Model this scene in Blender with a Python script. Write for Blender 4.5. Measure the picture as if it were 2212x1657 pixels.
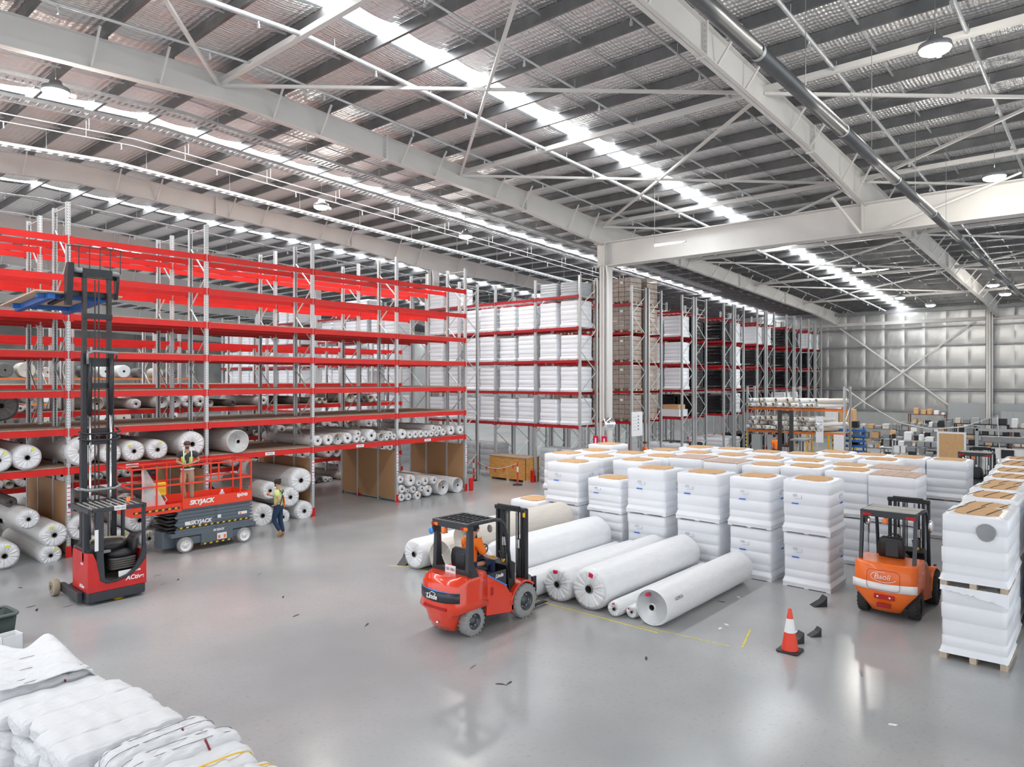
import bpy, math, random
from mathutils import Vector, Matrix, Euler
random.seed(7)
S = bpy.context.scene
for o in list(bpy.data.objects): bpy.data.objects.remove(o)
COL = S.collection
PI = math.pi

# ------------------------------------------------------------------ camera, world, light, exposure
FPX, PCX, PCY, CAMH = 1520.0, 1106.0, 820.0, 4.8
YAW = math.atan(1331.0 / FPX)
cd = bpy.data.cameras.new('camera'); cam = bpy.data.objects.new('camera', cd); COL.objects.link(cam)
cam.location = (0, 0, CAMH); cam.rotation_euler = (PI / 2, 0, YAW - PI / 2)
cd.sensor_fit = 'HORIZONTAL'; cd.sensor_width = 36.0; cd.lens = FPX / 2212 * 36.0
cd.shift_y = (PCY - 1657 / 2) / 2212.0; cd.clip_end = 300; cd.clip_start = 0.1
S.camera = cam
w = bpy.data.worlds.new('world'); S.world = w; w.use_nodes = True
bg = w.node_tree.nodes['Background']; bg.inputs[0].default_value = (0.93, 0.965, 1.0, 1); bg.inputs[1].default_value = 1.3
S.view_settings.view_transform = 'Standard'; S.view_settings.look = 'None'
S.view_settings.exposure = 0.45; S.view_settings.gamma = 1.0
try: S.view_settings.use_curve_mapping = False
except Exception: pass
SKYLIGHT = 17.0     # glow of the translucent roof sheets
LAMP = 60.0

# ------------------------------------------------------------------ materials
MATS = {}
def mat(name, col, rough=0.5, metal=0.0, noise=0.0, scale=4.0, bump=0.0, bscale=30.0, emit=None, spec=0.5, coat=0.0, alpha=1.0, trans=0.0, stretch=None):
    if name in MATS: return MATS[name]
    m = bpy.data.materials.new(name); m.use_nodes = True
    nt = m.node_tree; b = nt.nodes['Principled BSDF']
    c4 = (col[0], col[1], col[2], 1)
    b.inputs['Base Color'].default_value = c4
    b.inputs['Roughness'].default_value = rough; b.inputs['Metallic'].default_value = metal
    b.inputs['Specular IOR Level'].default_value = spec
    b.inputs['Coat Weight'].default_value = coat
    if alpha < 1: b.inputs['Alpha'].default_value = alpha
    if trans: b.inputs['Transmission Weight'].default_value = trans
    if emit:
        b.inputs['Emission Color'].default_value = c4; b.inputs['Emission Strength'].default_value = emit
    if noise or bump:
        tc = nt.nodes.new('ShaderNodeTexCoord'); mp = nt.nodes.new('ShaderNodeMapping')
        nt.links.new(tc.outputs['Object'], mp.inputs[0])
        if stretch: mp.inputs['Scale'].default_value = stretch
    if noise:
        n = nt.nodes.new('ShaderNodeTexNoise'); n.inputs['Scale'].default_value = scale; n.inputs['Detail'].default_value = 5
        nt.links.new(mp.outputs[0], n.inputs['Vector'])
        r = nt.nodes.new('ShaderNodeMapRange'); r.inputs[1].default_value = 0.3; r.inputs[2].default_value = 0.7
        r.inputs[3].default_value = 1 - noise; r.inputs[4].default_value = 1 + noise * 0.5
        nt.links.new(n.outputs[0], r.inputs[0])
        mx = nt.nodes.new('ShaderNodeMix'); mx.data_type = 'RGBA'; mx.blend_type = 'MULTIPLY'; mx.inputs[0].default_value = 1
        mx.inputs[6].default_value = c4; nt.links.new(r.outputs[0], mx.inputs[7]); nt.links.new(mx.outputs[2], b.inputs['Base Color'])
    if bump:
        n2 = nt.nodes.new('ShaderNodeTexNoise'); n2.inputs['Scale'].default_value = bscale; n2.inputs['Detail'].default_value = 4
        nt.links.new(mp.outputs[0], n2.inputs['Vector'])
        bp = nt.nodes.new('ShaderNodeBump'); bp.inputs['Strength'].default_value = bump; bp.inputs['Distance'].default_value = 0.03
        nt.links.new(n2.outputs[0], bp.inputs['Height']); nt.links.new(bp.outputs[0], b.inputs['Normal'])
    MATS[name] = m; return m

RED = mat('rack_red', (0.7, 0.009, 0.006), 0.42, noise=0.1, scale=2)
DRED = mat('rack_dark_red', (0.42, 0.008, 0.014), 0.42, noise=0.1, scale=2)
ORANGE = mat('rack_orange', (0.85, 0.2, 0.03), 0.4, noise=0.1)
GALV = mat('galvanised', (0.6, 0.62, 0.63), 0.42, 0.55, noise=0.12, scale=6)
PERF = mat('galvanised_perforated', (0.62, 0.64, 0.65), 0.42, 0.5)
CREAM = mat('painted_steel', (0.67, 0.655, 0.63), 0.5, noise=0.05, scale=1.2)
PURL = mat('purlin_steel', (0.17, 0.172, 0.175), 0.45, 0.6, noise=0.2, scale=2.5)
CHIP = mat('chipboard', (0.5, 0.36, 0.27), 0.8, noise=0.2, scale=7, bump=0.2, bscale=60)
MDF = mat('brown_board', (0.5, 0.29, 0.145), 0.62, noise=0.12, scale=30)
WRAP = mat('white_film', (0.87, 0.89, 0.935), 0.3, noise=0.02, scale=3, bump=0.3, bscale=5, spec=0.5)
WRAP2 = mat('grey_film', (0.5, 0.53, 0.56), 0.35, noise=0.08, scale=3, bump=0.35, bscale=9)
BLACKF = mat('black_film', (0.012, 0.012, 0.014), 0.16, bump=0.9, bscale=7)
CARTON = mat('filmed_carton', (0.42, 0.34, 0.29), 0.22, noise=0.2, scale=5, bump=0.5, bscale=7, coat=0.6)
CARD = mat('cardboard', (0.66, 0.40, 0.20), 0.75, noise=0.1, scale=9)
CARD2 = mat('pale_cardboard', (0.60, 0.44, 0.36), 0.7, noise=0.12, scale=9)
WOOD = mat('pallet_wood', (0.62, 0.5, 0.38), 0.8, noise=0.2, scale=12)
PLY = mat('plywood', (0.72, 0.36, 0.1), 0.6, noise=0.25, scale=3, stretch=(1, 1, 6))
ROLLW = mat('roll_white', (0.87, 0.88, 0.9), 0.36, noise=0.03, scale=4, bump=0.25, bscale=5, stretch=(4, 1, 1))
ROLLG = mat('roll_grey', (0.8, 0.8, 0.79), 0.55, noise=0.12, scale=4, bump=0.3, bscale=12)
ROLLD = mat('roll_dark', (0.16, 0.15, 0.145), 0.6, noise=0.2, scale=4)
CREAMR = mat('roll_cream', (0.7, 0.65, 0.58), 0.6, noise=0.08, scale=6, bump=0.3, bscale=14)
CORE_SHADE = mat('core_tube', (0.05, 0.045, 0.042), 0.9)  # near-black stands in for shade inside the hollow cardboard core
COREL = mat('core_rim', (0.35, 0.31, 0.28), 0.8)
STO = mat('sticker_orange', (1.0, 0.33, 0.02), 0.6)
STY = mat('sticker_yellow', (0.8, 0.82, 0.05), 0.6)
STR = mat('sticker_red', (0.68, 0.01, 0.07), 0.6)
PAPER = mat('white_paper', (0.85, 0.86, 0.88), 0.6)
INK = mat('grey_ink', (0.22, 0.23, 0.26), 0.7)
BLUEINK = mat('blue_ink', (0.03, 0.18, 0.7), 0.6)
WHITEP = mat('white_paint', (0.88, 0.88, 0.88), 0.45)
BLK = mat('black_plastic', (0.02, 0.02, 0.022), 0.45, bump=0.1)
BLKM = mat('mast_grey', (0.028, 0.031, 0.036), 0.4, 0.3, noise=0.2)
DGR = mat('dark_grey_paint', (0.034, 0.039, 0.048), 0.35, noise=0.1)
MASTB = mat('mast_brown_black', (0.055, 0.05, 0.05), 0.5, 0.3, noise=0.3)
CHR = mat('chrome', (0.8, 0.8, 0.82), 0.15, 1.0)
FRED = mat('truck_red', (0.82, 0.045, 0.01), 0.22, coat=0.7)
RRED = mat('reach_red', (0.62, 0.02, 0.02), 0.35, noise=0.15)
FORG = mat('truck_orange', (0.95, 0.17, 0.012), 0.35, noise=0.08, coat=0.3)
TYG = mat('tyre_grey', (0.33, 0.335, 0.335), 0.8, noise=0.1, scale=20)
TYB = mat('tyre_black', (0.03, 0.03, 0.03), 0.75, noise=0.2, scale=20)
TAN = mat('tan_rubber', (0.42, 0.35, 0.25), 0.7, noise=0.15)
BLUEP = mat('blue_paint', (0.02, 0.13, 0.45), 0.45, noise=0.15)
BLUEL = mat('blue_trim', (0.05, 0.3, 0.85), 0.3)
YEL = mat('yellow_paint', (0.9, 0.55, 0.02), 0.5)
YLINE = mat('floor_yellow', (0.72, 0.62, 0.12), 0.5, noise=0.25, scale=20)
LAMPO = mat('amber_lens', (1.0, 0.2, 0.02), 0.25)
LAMPR = mat('red_lens', (0.5, 0.01, 0.01), 0.25)
LIFTR = mat('lift_red', (0.85, 0.06, 0.025), 0.35)
LIFTG = mat('lift_grey', (0.115, 0.145, 0.175), 0.4, noise=0.06)
DWALL = mat('dark_back_wall', (0.28, 0.28, 0.27), 0.7, noise=0.3, scale=0.6)
WALLC = mat('wall_concrete', (0.42, 0.43, 0.42), 0.7, noise=0.12, scale=1.5)
STEEL = mat('grey_steel', (0.3, 0.31, 0.32), 0.45, 0.5, noise=0.15)
CABG = mat('cabinet_grey', (0.4, 0.42, 0.43), 0.5)
DUCT = mat('spiral_duct', (0.15, 0.155, 0.16), 0.36, 0.6, noise=0.1, scale=3)
GRBIN = mat('green_bin', (0.035, 0.055, 0.05), 0.5)
BAGW = mat('woven_white', (0.75, 0.76, 0.78), 0.5, noise=0.03, scale=6, bump=0.9, bscale=6, stretch=(1, 3, 3))
MAROON = mat('maroon_tape', (0.25, 0.02, 0.04), 0.7)
SKIN = mat('skin', (0.55, 0.3, 0.2), 0.55)
HIVY = mat('hivis_yellow', (0.62, 0.82, 0.08), 0.7)
LIME = mat('pale_lime_cloth', (0.62, 0.72, 0.3), 0.8)
HIVO = mat('hivis_orange', (1.0, 0.2, 0.01), 0.7)
REFL = mat('reflective_tape', (0.8, 0.82, 0.84), 0.3)
NAVY = mat('navy_cloth', (0.02, 0.035, 0.09), 0.8)
JEAN = mat('blue_jeans', (0.015, 0.04, 0.09), 0.85)
KHAKI = mat('khaki_cloth', (0.42, 0.3, 0.21), 0.85)
TEE = mat('dark_tee', (0.05, 0.055, 0.06), 0.85)
BOOT = mat('tan_boot', (0.4, 0.23, 0.12), 0.8)
HAIR = mat('dark_hair', (0.03, 0.02, 0.015), 0.8)
CLEARP = mat('clear_film', (0.85, 0.87, 0.88), 0.25, alpha=0.55)
MIRR = mat('mirror', (0.85, 0.86, 0.87), 0.05, 1.0)
LIT = mat('lamp_glow', (1.0, 0.96, 0.88), 0.4, emit=LAMP)
TUBE = mat('tube_glow', (1.0, 0.97, 0.93), 0.4, emit=9.0)
SKYM = mat('translucent_sheet', (0.95, 0.98, 1.0), 0.4, emit=SKYLIGHT)

def perf_nodes():
    nt = PERF.node_tree; b = nt.nodes['Principled BSDF']
    tc = nt.nodes.new('ShaderNodeTexCoord'); sp = nt.nodes.new('ShaderNodeSeparateXYZ'); nt.links.new(tc.outputs['Object'], sp.inputs[0])
    def M(op, a, bb=None):
        n = nt.nodes.new('ShaderNodeMath'); n.operation = op
        for i, v in enumerate((a, bb)):
            if v is None: continue
            if isinstance(v, (int, float)): n.inputs[i].default_value = v
            else: nt.links.new(v, n.inputs[i])
        return n.outputs[0]
    fz = M('LESS_THAN', M('FRACT', M('MULTIPLY', sp.outputs['Z'], 13.0)), 0.33)
    ax = M('ABSOLUTE', M('SUBTRACT', M('ABSOLUTE', sp.outputs['X']), 0.026))
    hx = M('LESS_THAN', ax, 0.007)
    h = M('MULTIPLY', fz, hx)
    mx = nt.nodes.new('ShaderNodeMix'); mx.data_type = 'RGBA'; nt.links.new(h, mx.inputs[0])
    mx.inputs[6].default_value = (0.62, 0.64, 0.65, 1); mx.inputs[7].default_value = (0.05, 0.05, 0.05, 1)
    nt.links.new(mx.outputs[2], b.inputs['Base Color'])
perf_nodes()

def foil(name, sx, sy, col=(0.8, 0.8, 0.8), rough=0.3, axes=('X', 'Y'), strength=0.5):
    m = bpy.data.materials.new(name); m.use_nodes = True; nt = m.node_tree; b = nt.nodes['Principled BSDF']
    b.inputs['Base Color'].default_value = (*col, 1); b.inputs['Metallic'].default_value = 0.92; b.inputs['Roughness'].default_value = rough
    tc = nt.nodes.new('ShaderNodeTexCoord'); hs = []
    n = nt.nodes.new('ShaderNodeTexNoise'); n.inputs['Scale'].default_value = 1.0; n.inputs['Detail'].default_value = 5
    mp = nt.nodes.new('ShaderNodeMapping'); mp.inputs['Scale'].default_value = (sx * 0.35, sy, 3.0)
    nt.links.new(tc.outputs['Object'], mp.inputs[0]); nt.links.new(mp.outputs[0], n.inputs['Vector']); hs.append(n.outputs[0])
    for ax, s in zip(axes, (sx, sy)):
        wv = nt.nodes.new('ShaderNodeTexWave'); wv.bands_direction = ax; wv.inputs['Scale'].default_value = s * 0.32
        wv.inputs['Distortion'].default_value = 1.2; wv.inputs['Detail'].default_value = 2
        nt.links.new(tc.outputs['Object'], wv.inputs['Vector']); hs.append(wv.outputs['Fac'])
    a = hs[0]
    for h in hs[1:]:
        ad = nt.nodes.new('ShaderNodeMath'); ad.operation = 'MULTIPLY_ADD'; nt.links.new(h, ad.inputs[0]); ad.inputs[1].default_value = 0.35
        nt.links.new(a, ad.inputs[2]); a = ad.outputs[0]
    bp = nt.nodes.new('ShaderNodeBump'); bp.inputs['Strength'].default_value = strength; bp.inputs['Distance'].default_value = 0.06
    nt.links.new(a, bp.inputs['Height']); nt.links.new(bp.outputs[0], b.inputs['Normal'])
    MATS[name] = m; return m
FOIL = foil('roof_foil', 6.0, 11.0, (0.8, 0.8, 0.8), 0.4, strength=0.95)
WFOIL = foil('wall_foil', 1.2, 0.8, (0.62, 0.62, 0.61), 0.45, axes=('Y', 'Z'), strength=0.2)

def floor_mat():
    m = bpy.data.materials.new('sealed_concrete'); m.use_nodes = True; nt = m.node_tree; b = nt.nodes['Principled BSDF']
    tc = nt.nodes.new('ShaderNodeTexCoord')
    def N(scale, detail, lo, hi, stretch=(1, 1, 1)):
        mp = nt.nodes.new('ShaderNodeMapping'); mp.inputs['Scale'].default_value = stretch
        nt.links.new(tc.outputs['Object'], mp.inputs[0])
        n = nt.nodes.new('ShaderNodeTexNoise'); n.inputs['Scale'].default_value = scale; n.inputs['Detail'].default_value = detail
        nt.links.new(mp.outputs[0], n.inputs['Vector'])
        r = nt.nodes.new('ShaderNodeMapRange'); r.inputs[1].default_value = lo; r.inputs[2].default_value = hi; r.interpolation_type = 'SMOOTHSTEP'; nt.links.new(n.outputs[0], r.inputs[0])
        return r.outputs[0]
    def mixc(f, a, c, mode='MIX'):
        x = nt.nodes.new('ShaderNodeMix'); x.data_type = 'RGBA'; x.blend_type = mode
        if isinstance(f, float): x.inputs[0].default_value = f
        else: nt.links.new(f, x.inputs[0])
        for i, v in ((6, a), (7, c)):
            if isinstance(v, tuple): x.inputs[i].default_value = (*v, 1)
            else: nt.links.new(v, x.inputs[i])
        return x.outputs[2]
    base = mixc(N(0.35, 3, 0.15, 0.85), (0.33, 0.345, 0.355), (0.46, 0.465, 0.465))
    base = mixc(N(0.17, 2, 0.45, 0.95), base, (0.56, 0.46, 0.43))
    base = mixc(N(14, 6, 0.5, 0.9), base, (0.34, 0.34, 0.34))
    nt.links.new(base, b.inputs['Base Color'])
    b.inputs['Roughness'].default_value = 0.2
    b.inputs['Specular IOR Level'].default_value = 0.45
    return m
FLOORM = floor_mat()

# ------------------------------------------------------------------ mesh helpers
def rrect(x0, x1, y0, y1, r, n=4):
    r = max(1e-4, min(r, (x1 - x0) / 2 - 1e-4, (y1 - y0) / 2 - 1e-4)); pts = []
    for cx, cy, a0 in ((x1 - r, y1 - r, 0), (x0 + r, y1 - r, PI / 2), (x0 + r, y0 + r, PI), (x1 - r, y0 + r, 1.5 * PI)):
        for i in range(n + 1):
            a = a0 + PI / 2 * i / n; pts.append((cx + r * math.cos(a), cy + r * math.sin(a)))
    return pts
class MB:
    def __init__(s): s.v = []; s.f = []; s.m = []; s.sm = []
    def add(s, vs, fs, mi=0, smooth=False):
        b = len(s.v); s.v += [tuple(v) for v in vs]
        for f in fs: s.f.append([b + i for i in f]); s.m.append(mi); s.sm.append(smooth)
        return s
    def box(s, x0, x1, y0, y1, z0, z1, mi=0, M=None):
        vs = [(x, y, z) for z in (z0, z1) for (x, y) in ((x0, y0), (x1, y0), (x1, y1), (x0, y1))]
        if M is not None: vs = [M @ Vector(v) for v in vs]
        return s.add(vs, [(3, 2, 1, 0), (4, 5, 6, 7), (0, 1, 5, 4), (1, 2, 6, 5), (2, 3, 7, 6), (3, 0, 4, 7)], mi)
    def bar(s, p, q, w, h=None, mi=0, up=(0, 0, 1)):
        p = Vector(p); q = Vector(q); h = h or w; d = q - p; L = d.length; d.normalize(); u = Vector(up)
        if abs(d.dot(u)) > 0.98: u = Vector((1, 0, 0))
        a = d.cross(u).normalized(); b = a.cross(d).normalized()
        M = Matrix((( d.x, a.x, b.x, p.x), (d.y, a.y, b.y, p.y), (d.z, a.z, b.z, p.z), (0, 0, 0, 1)))
        return s.box(0, L, -w / 2, w / 2, -h / 2, h / 2, mi, M)
    def tube(s, pts, r, n=8, mi=0, caps=True, closed=False):
        pts = [Vector(p) for p in pts]; R = r if isinstance(r, (list, tuple)) else [r] * len(pts); b = len(s.v); up = None
        for i, p in enumerate(pts):
            if closed: d = pts[(i + 1) % len(pts)] - pts[i - 1]
            else: d = pts[min(i + 1, len(pts) - 1)] - pts[max(i - 1, 0)]
            d.normalize()
            if up is None: up = Vector((0, 0, 1)) if abs(d.z) < 0.9 else Vector((1, 0, 0))
            a = d.cross(up).normalized(); up = a.cross(d).normalized()
            for k in range(n):
                t = 2 * PI * k / n; s.v.append(tuple(p + (a * math.cos(t) + up * math.sin(t)) * R[i]))
        m = len(pts)
        for i in range(m if closed else m - 1):
            j = (i + 1) % m
            for k in range(n):
                k2 = (k + 1) % n; s.f.append([b + i * n + k, b + i * n + k2, b + j * n + k2, b + j * n + k]); s.m.append(mi); s.sm.append(True)
        if caps and not closed:
            s.f.append([b + k for k in range(n)][::-1]); s.m.append(mi); s.sm.append(False)
            s.f.append([b + (m - 1) * n + k for k in range(n)]); s.m.append(mi); s.sm.append(False)
        return s
    def loft(s, rings, mi=0, smooth=True, caps=(True, True)):
        n = len(rings[0]); b = len(s.v)
        for r in rings: s.v += [tuple(p) for p in r]
        for i in range(len(rings) - 1):
            for k in range(n):
                k2 = (k + 1) % n; s.f.append([b + i * n + k, b + i * n + k2, b + (i + 1) * n + k2, b + (i + 1) * n + k]); s.m.append(mi); s.sm.append(smooth)
        if caps[0]: s.f.append([b + k for k in range(n)][::-1]); s.m.append(mi); s.sm.append(False)
        if caps[1]: s.f.append([b + (len(rings) - 1) * n + k for k in range(n)]); s.m.append(mi); s.sm.append(False)
        return s
    def prism(s, poly, a0, a1, axis='y', mi=0):     # polygon in the plane across the axis
        def P(u, v, a): return {'y': (u, a, v), 'z': (u, v, a), 'x': (a, u, v)}[axis]
        n = len(poly); vs = [P(u, v, a0) for u, v in poly] + [P(u, v, a1) for u, v in poly]
        fs = [list(range(n)), list(range(n, 2 * n))[::-1]] + [(k, n + k, n + (k + 1) % n, (k + 1) % n) for k in range(n)]
        return s.add(vs, fs, mi)
    def lathe(s, prof, n=24, axis='y', c=(0, 0, 0), mi=0, smooth=True, closed=False):
        b = len(s.v)
        for a, r in prof:
            for k in range(n):
                t = 2 * PI * k / n; u, v = r * math.cos(t), r * math.sin(t)
                p = {'y': (u, a, v), 'x': (a, u, v), 'z': (u, v, a)}[axis]
                s.v.append((p[0] + c[0], p[1] + c[1], p[2] + c[2]))
        for i in range(len(prof) - 1 + (1 if closed else 0)):
            j = (i + 1) % len(prof)
            for k in range(n):
                k2 = (k + 1) % n; s.f.append([b + i * n + k, b + i * n + k2, b + j * n + k2, b + j * n + k]); s.m.append(mi); s.sm.append(smooth)
        return s
    def sphere(s, c, r, mi=0, nu=12, nv=8):
        if isinstance(r, (int, float)): r = (r, r, r)
        rings = []
        for i in range(1, nv):
            t = PI * i / nv; rings.append([(c[0] + r[0] * math.sin(t) * math.cos(2 * PI * k / nu), c[1] + r[1] * math.sin(t) * math.sin(2 * PI * k / nu), c[2] - r[2] * math.cos(t)) for k in range(nu)])
        return s.loft(rings, mi)
    def mesh(s, name, mats):
        me = bpy.data.meshes.new(name); me.from_pydata(s.v, [], s.f)
        if not isinstance(mats, (list, tuple)): mats = [mats]
        for m in mats: me.materials.append(m)
        me.polygons.foreach_set('material_index', s.m); me.polygons.foreach_set('use_smooth', s.sm)
        me.validate(); me.update(); fixn(me); return me
    def build(s, name, mats, parent=None, bevel=0, loc=None, rot=None):
        o = link(name, s.mesh(name, mats), parent, loc, rot)
        if bevel:
            bv = o.modifiers.new('bevel', 'BEVEL'); bv.width = bevel; bv.segments = 2; bv.limit_method = 'ANGLE'; bv.angle_limit = 0.7
        return o
import bmesh
def fixn(me):
    bm = bmesh.new(); bm.from_mesh(me); bmesh.ops.recalc_face_normals(bm, faces=bm.faces[:]); bm.to_mesh(me); bm.free()
def link(name, data, parent=None, loc=None, rot=None, scale=None):
    o = bpy.data.objects.new(name, data); COL.objects.link(o)
    if parent is not None: o.parent = parent
    if loc is not None: o.location = loc
    if rot is not None: o.rotation_euler = rot
    if scale is not None: o.scale = scale
    return o
def tag(o, label, cat, group=None):
    o['label'] = label; o['category'] = cat
    if group: o['group'] = group
    return o
def thing(name, label, cat, loc=(0, 0, 0), rz=0, group=None):
    o = link(name, None, None, loc, (0, 0, rz)); o.empty_display_size = 0.2
    return tag(o, label, cat, group)
def struct(o): o['kind'] = 'structure'; return o
def copy_thing(src, loc, rz, label=None, scale=None):
    r = src.copy(); COL.objects.link(r); r.location = loc; r.rotation_euler = (0, 0, rz)
    if label: r['label'] = label
    if scale: r.scale = scale
    for ch in src.children:
        c = ch.copy(); COL.objects.link(c); c.parent = r
        for g in ch.children:
            d = g.copy(); COL.objects.link(d); d.parent = c
    return r
def text(s, size, material, parent, loc, rot, name='lettering', shear=0.0, bold=0.0, sx=1.0):
    cu = bpy.data.curves.new('t', 'FONT'); cu.body = s; cu.size = size; cu.extrude = 0.002; cu.shear = shear; cu.offset = bold; cu.align_x = 'CENTER'; cu.align_y = 'CENTER'
    t = bpy.data.objects.new('t', cu); COL.objects.link(t)
    me = bpy.data.meshes.new_from_object(t.evaluated_get(bpy.context.evaluated_depsgraph_get())); me.name = name
    bpy.data.objects.remove(t); me.materials.clear(); me.materials.append(material)
    return link(name, me, parent, loc, rot, (sx, 1, 1))
ORD = ['first', 'second', 'third', 'fourth', 'fifth', 'sixth', 'seventh', 'eighth', 'ninth', 'tenth', 'eleventh', 'twelfth', 'thirteenth', 'fourteenth', 'fifteenth', 'sixteenth', 'seventeenth', 'eighteenth', 'nineteenth', 'twentieth']
def ordn(n):
    if n < 20: return ORD[n]
    t = ('twent', 'thirt', 'fort', 'fift', 'sixt', 'sevent', 'eight', 'ninet')[min(7, (n + 1) // 10 - 2)]; u = (n + 1) % 10
    return t + 'ieth' if u == 0 else t + 'y-' + ORD[u - 1]
RX = (PI / 2, 0, 0)            # text facing -Y
RXM = (PI / 2, 0, -PI / 2)     # text facing -X
def on_plane_y(px, py, Y):
    t = (px - PCX) / FPX; c, s = math.cos(YAW), math.sin(YAW); d = Y / (s - t * c); return d * (c + t * s), CAMH + (PCY - py) / FPX * d, d

# ------------------------------------------------------------------ setting: floor, roof, steel, walls
RIDGE, ZR, SL = 8.9, 12.1, 0.05
def zroof(X): return ZR + SL * (26.4 - RIDGE) - SL * abs(X - RIDGE)
fl = MB().box(-12, 66, -14, 104, -0.3, 0).build('floor', FLOORM); struct(fl)
# painted yellow floor lines
for i, (a, b) in enumerate((((11.85, 13.9), (11.55, 14.35)), ((11.85, 13.9), (11.85, 6.7)), ((12.2, 5.2), (13.15, 5.45)), ((11.95, 7.2), (12.1, 5.4)))):
    MB().bar((*a, 0.002), (*b, 0.002), 0.04 if i != 3 else 0.025, 0.004).build('floor_line', YLINE, fl)

ceil = link('ceiling', None); struct(ceil)
def foil_strip(y0, y1, seed):
    rnd = random.Random(seed); nx, ny = 8, int((y1 - y0) / 0.11); mb = MB(); vs = []; amp = [rnd.uniform(0.4, 1) for _ in range(ny + 1)]
    ph = [rnd.uniform(-0.5, 0.5) for _ in range(ny + 1)]
    for j in range(ny + 1):
        y = y0 + (y1 - y0) * j / ny
        for i in range(nx + 1):
            u = i / nx; bell = math.sin(PI * u)
            z = -0.07 * bell + 0.013 * bell * (math.sin(j * 1.9 + ph[j] + 2.2 * u) * amp[j])
            vs.append((u * 1.5 - 0.75, y, z))
    fs = [(j * (nx + 1) + i, j * (nx + 1) + i + 1, (j + 1) * (nx + 1) + i + 1, (j + 1) * (nx + 1) + i) for j in range(ny) for i in range(nx)]
    mb.add(vs, fs, 0, True); me = bpy.data.meshes.new('foil_strip'); me.from_pydata(mb.v, [], mb.f); me.materials.append(FOIL)
    me.polygons.foreach_set('use_smooth', [True] * len(mb.f)); return me
SKY = ((12.6, 13.35), (22.75, 23.5), (33.9, 34.65), (45.2, 45.95), (56.5, 57.25), (67.8, 68.55), (79.1, 79.85), (90.4, 91.15))
YR = [-8.0] + [v for ab in SKY for v in ab] + [101.0]
segs = [(YR[i], YR[i + 1]) for i in range(0, len(YR), 2)]
smesh = [[foil_strip(a, b, k * 7 + i) for i, (a, b) in enumerate(segs)] for k in range(2)]
pm = MB()     # C purlin, 61 m long
yy0, yy1 = -8.0, 101.0
pm.box(-0.005, 0.0, yy0, yy1, -0.25, 0).box(0, 0.075, yy0, yy1, -0.25, -0.244).box(0, 0.075, yy0, yy1, -0.006, 0).box(0.07, 0.075, yy0, yy1, -0.244, -0.225).box(0.07, 0.075, yy0, yy1, -0.025, -0.006)
pme = pm.mesh('purlin', PURL)
npur = 46
for k in range(npur):
    X = -7.6 + 1.5 * k
    if X > 60: break
    link('purlin', pme, ceil, (X, 0, zroof(X)))
    Xm = X + 0.75
    if Xm < 60.2:
        tilt = math.atan((zroof(X + 1.5) - zroof(X)) / 1.5)
        for me in smesh[k % 2]: link('insulation_blanket', me, ceil, (Xm, 0, (zroof(X) + zroof(X + 1.5)) / 2 + 0.02), (0, -tilt, 0))
# anti-sag bridging rods between purlins
for yb in (0.8, 4.4, 9.6, 11.6, 14.8, 20.4, 25.6, 31.2, 36.8):
    mb = MB()
    for k in range(npur - 1):
        X = -7.6 + 1.5 * k
        if X > 58: break
        mb.box(X, X + 1.5, yb - 0.02, yb + 0.02, 0, 0.035, 0, Matrix.Translation((0, 0, 0)) )
        z0, z1 = zroof(X) - 0.12, zroof(X + 1.5) - 0.12; n = len(mb.v)
        for q in range(n - 8, n):
            v = mb.v[q]; t = (v[0] - X) / 1.5; mb.v[q] = (v[0], v[1], v[2] + z0 + (z1 - z0) * t)
    mb.build('purlin_bridging', GALV, ceil)
# roof skin above so no sky shows
mb = MB(); mb.add([(-12, -14, zroof(-12) + 0.35), (RIDGE, -14, zroof(RIDGE) + 0.35), (66, -14, zroof(66) + 0.35), (-12, 104, zroof(-12) + 0.35), (RIDGE, 104, zroof(RIDGE) + 0.35), (66, 104, zroof(66) + 0.35)], [(0, 1, 4, 3), (1, 2, 5, 4)])
mb.build('roof_sheeting', STEEL, ceil)
for i, (a, b) in enumerate(SKY):
    mb = MB(); xs = (-10, RIDGE, 60.5); vs = []
    for x in xs: vs += [(x, a - 0.03, zroof(x) + 0.06), (x, b + 0.03, zroof(x) + 0.06)]
    mb.add(vs, [(0, 2, 3, 1), (2, 4, 5, 3)])
    o = mb.build('window_%d' % (i + 1), SKYM); struct(o)

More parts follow.
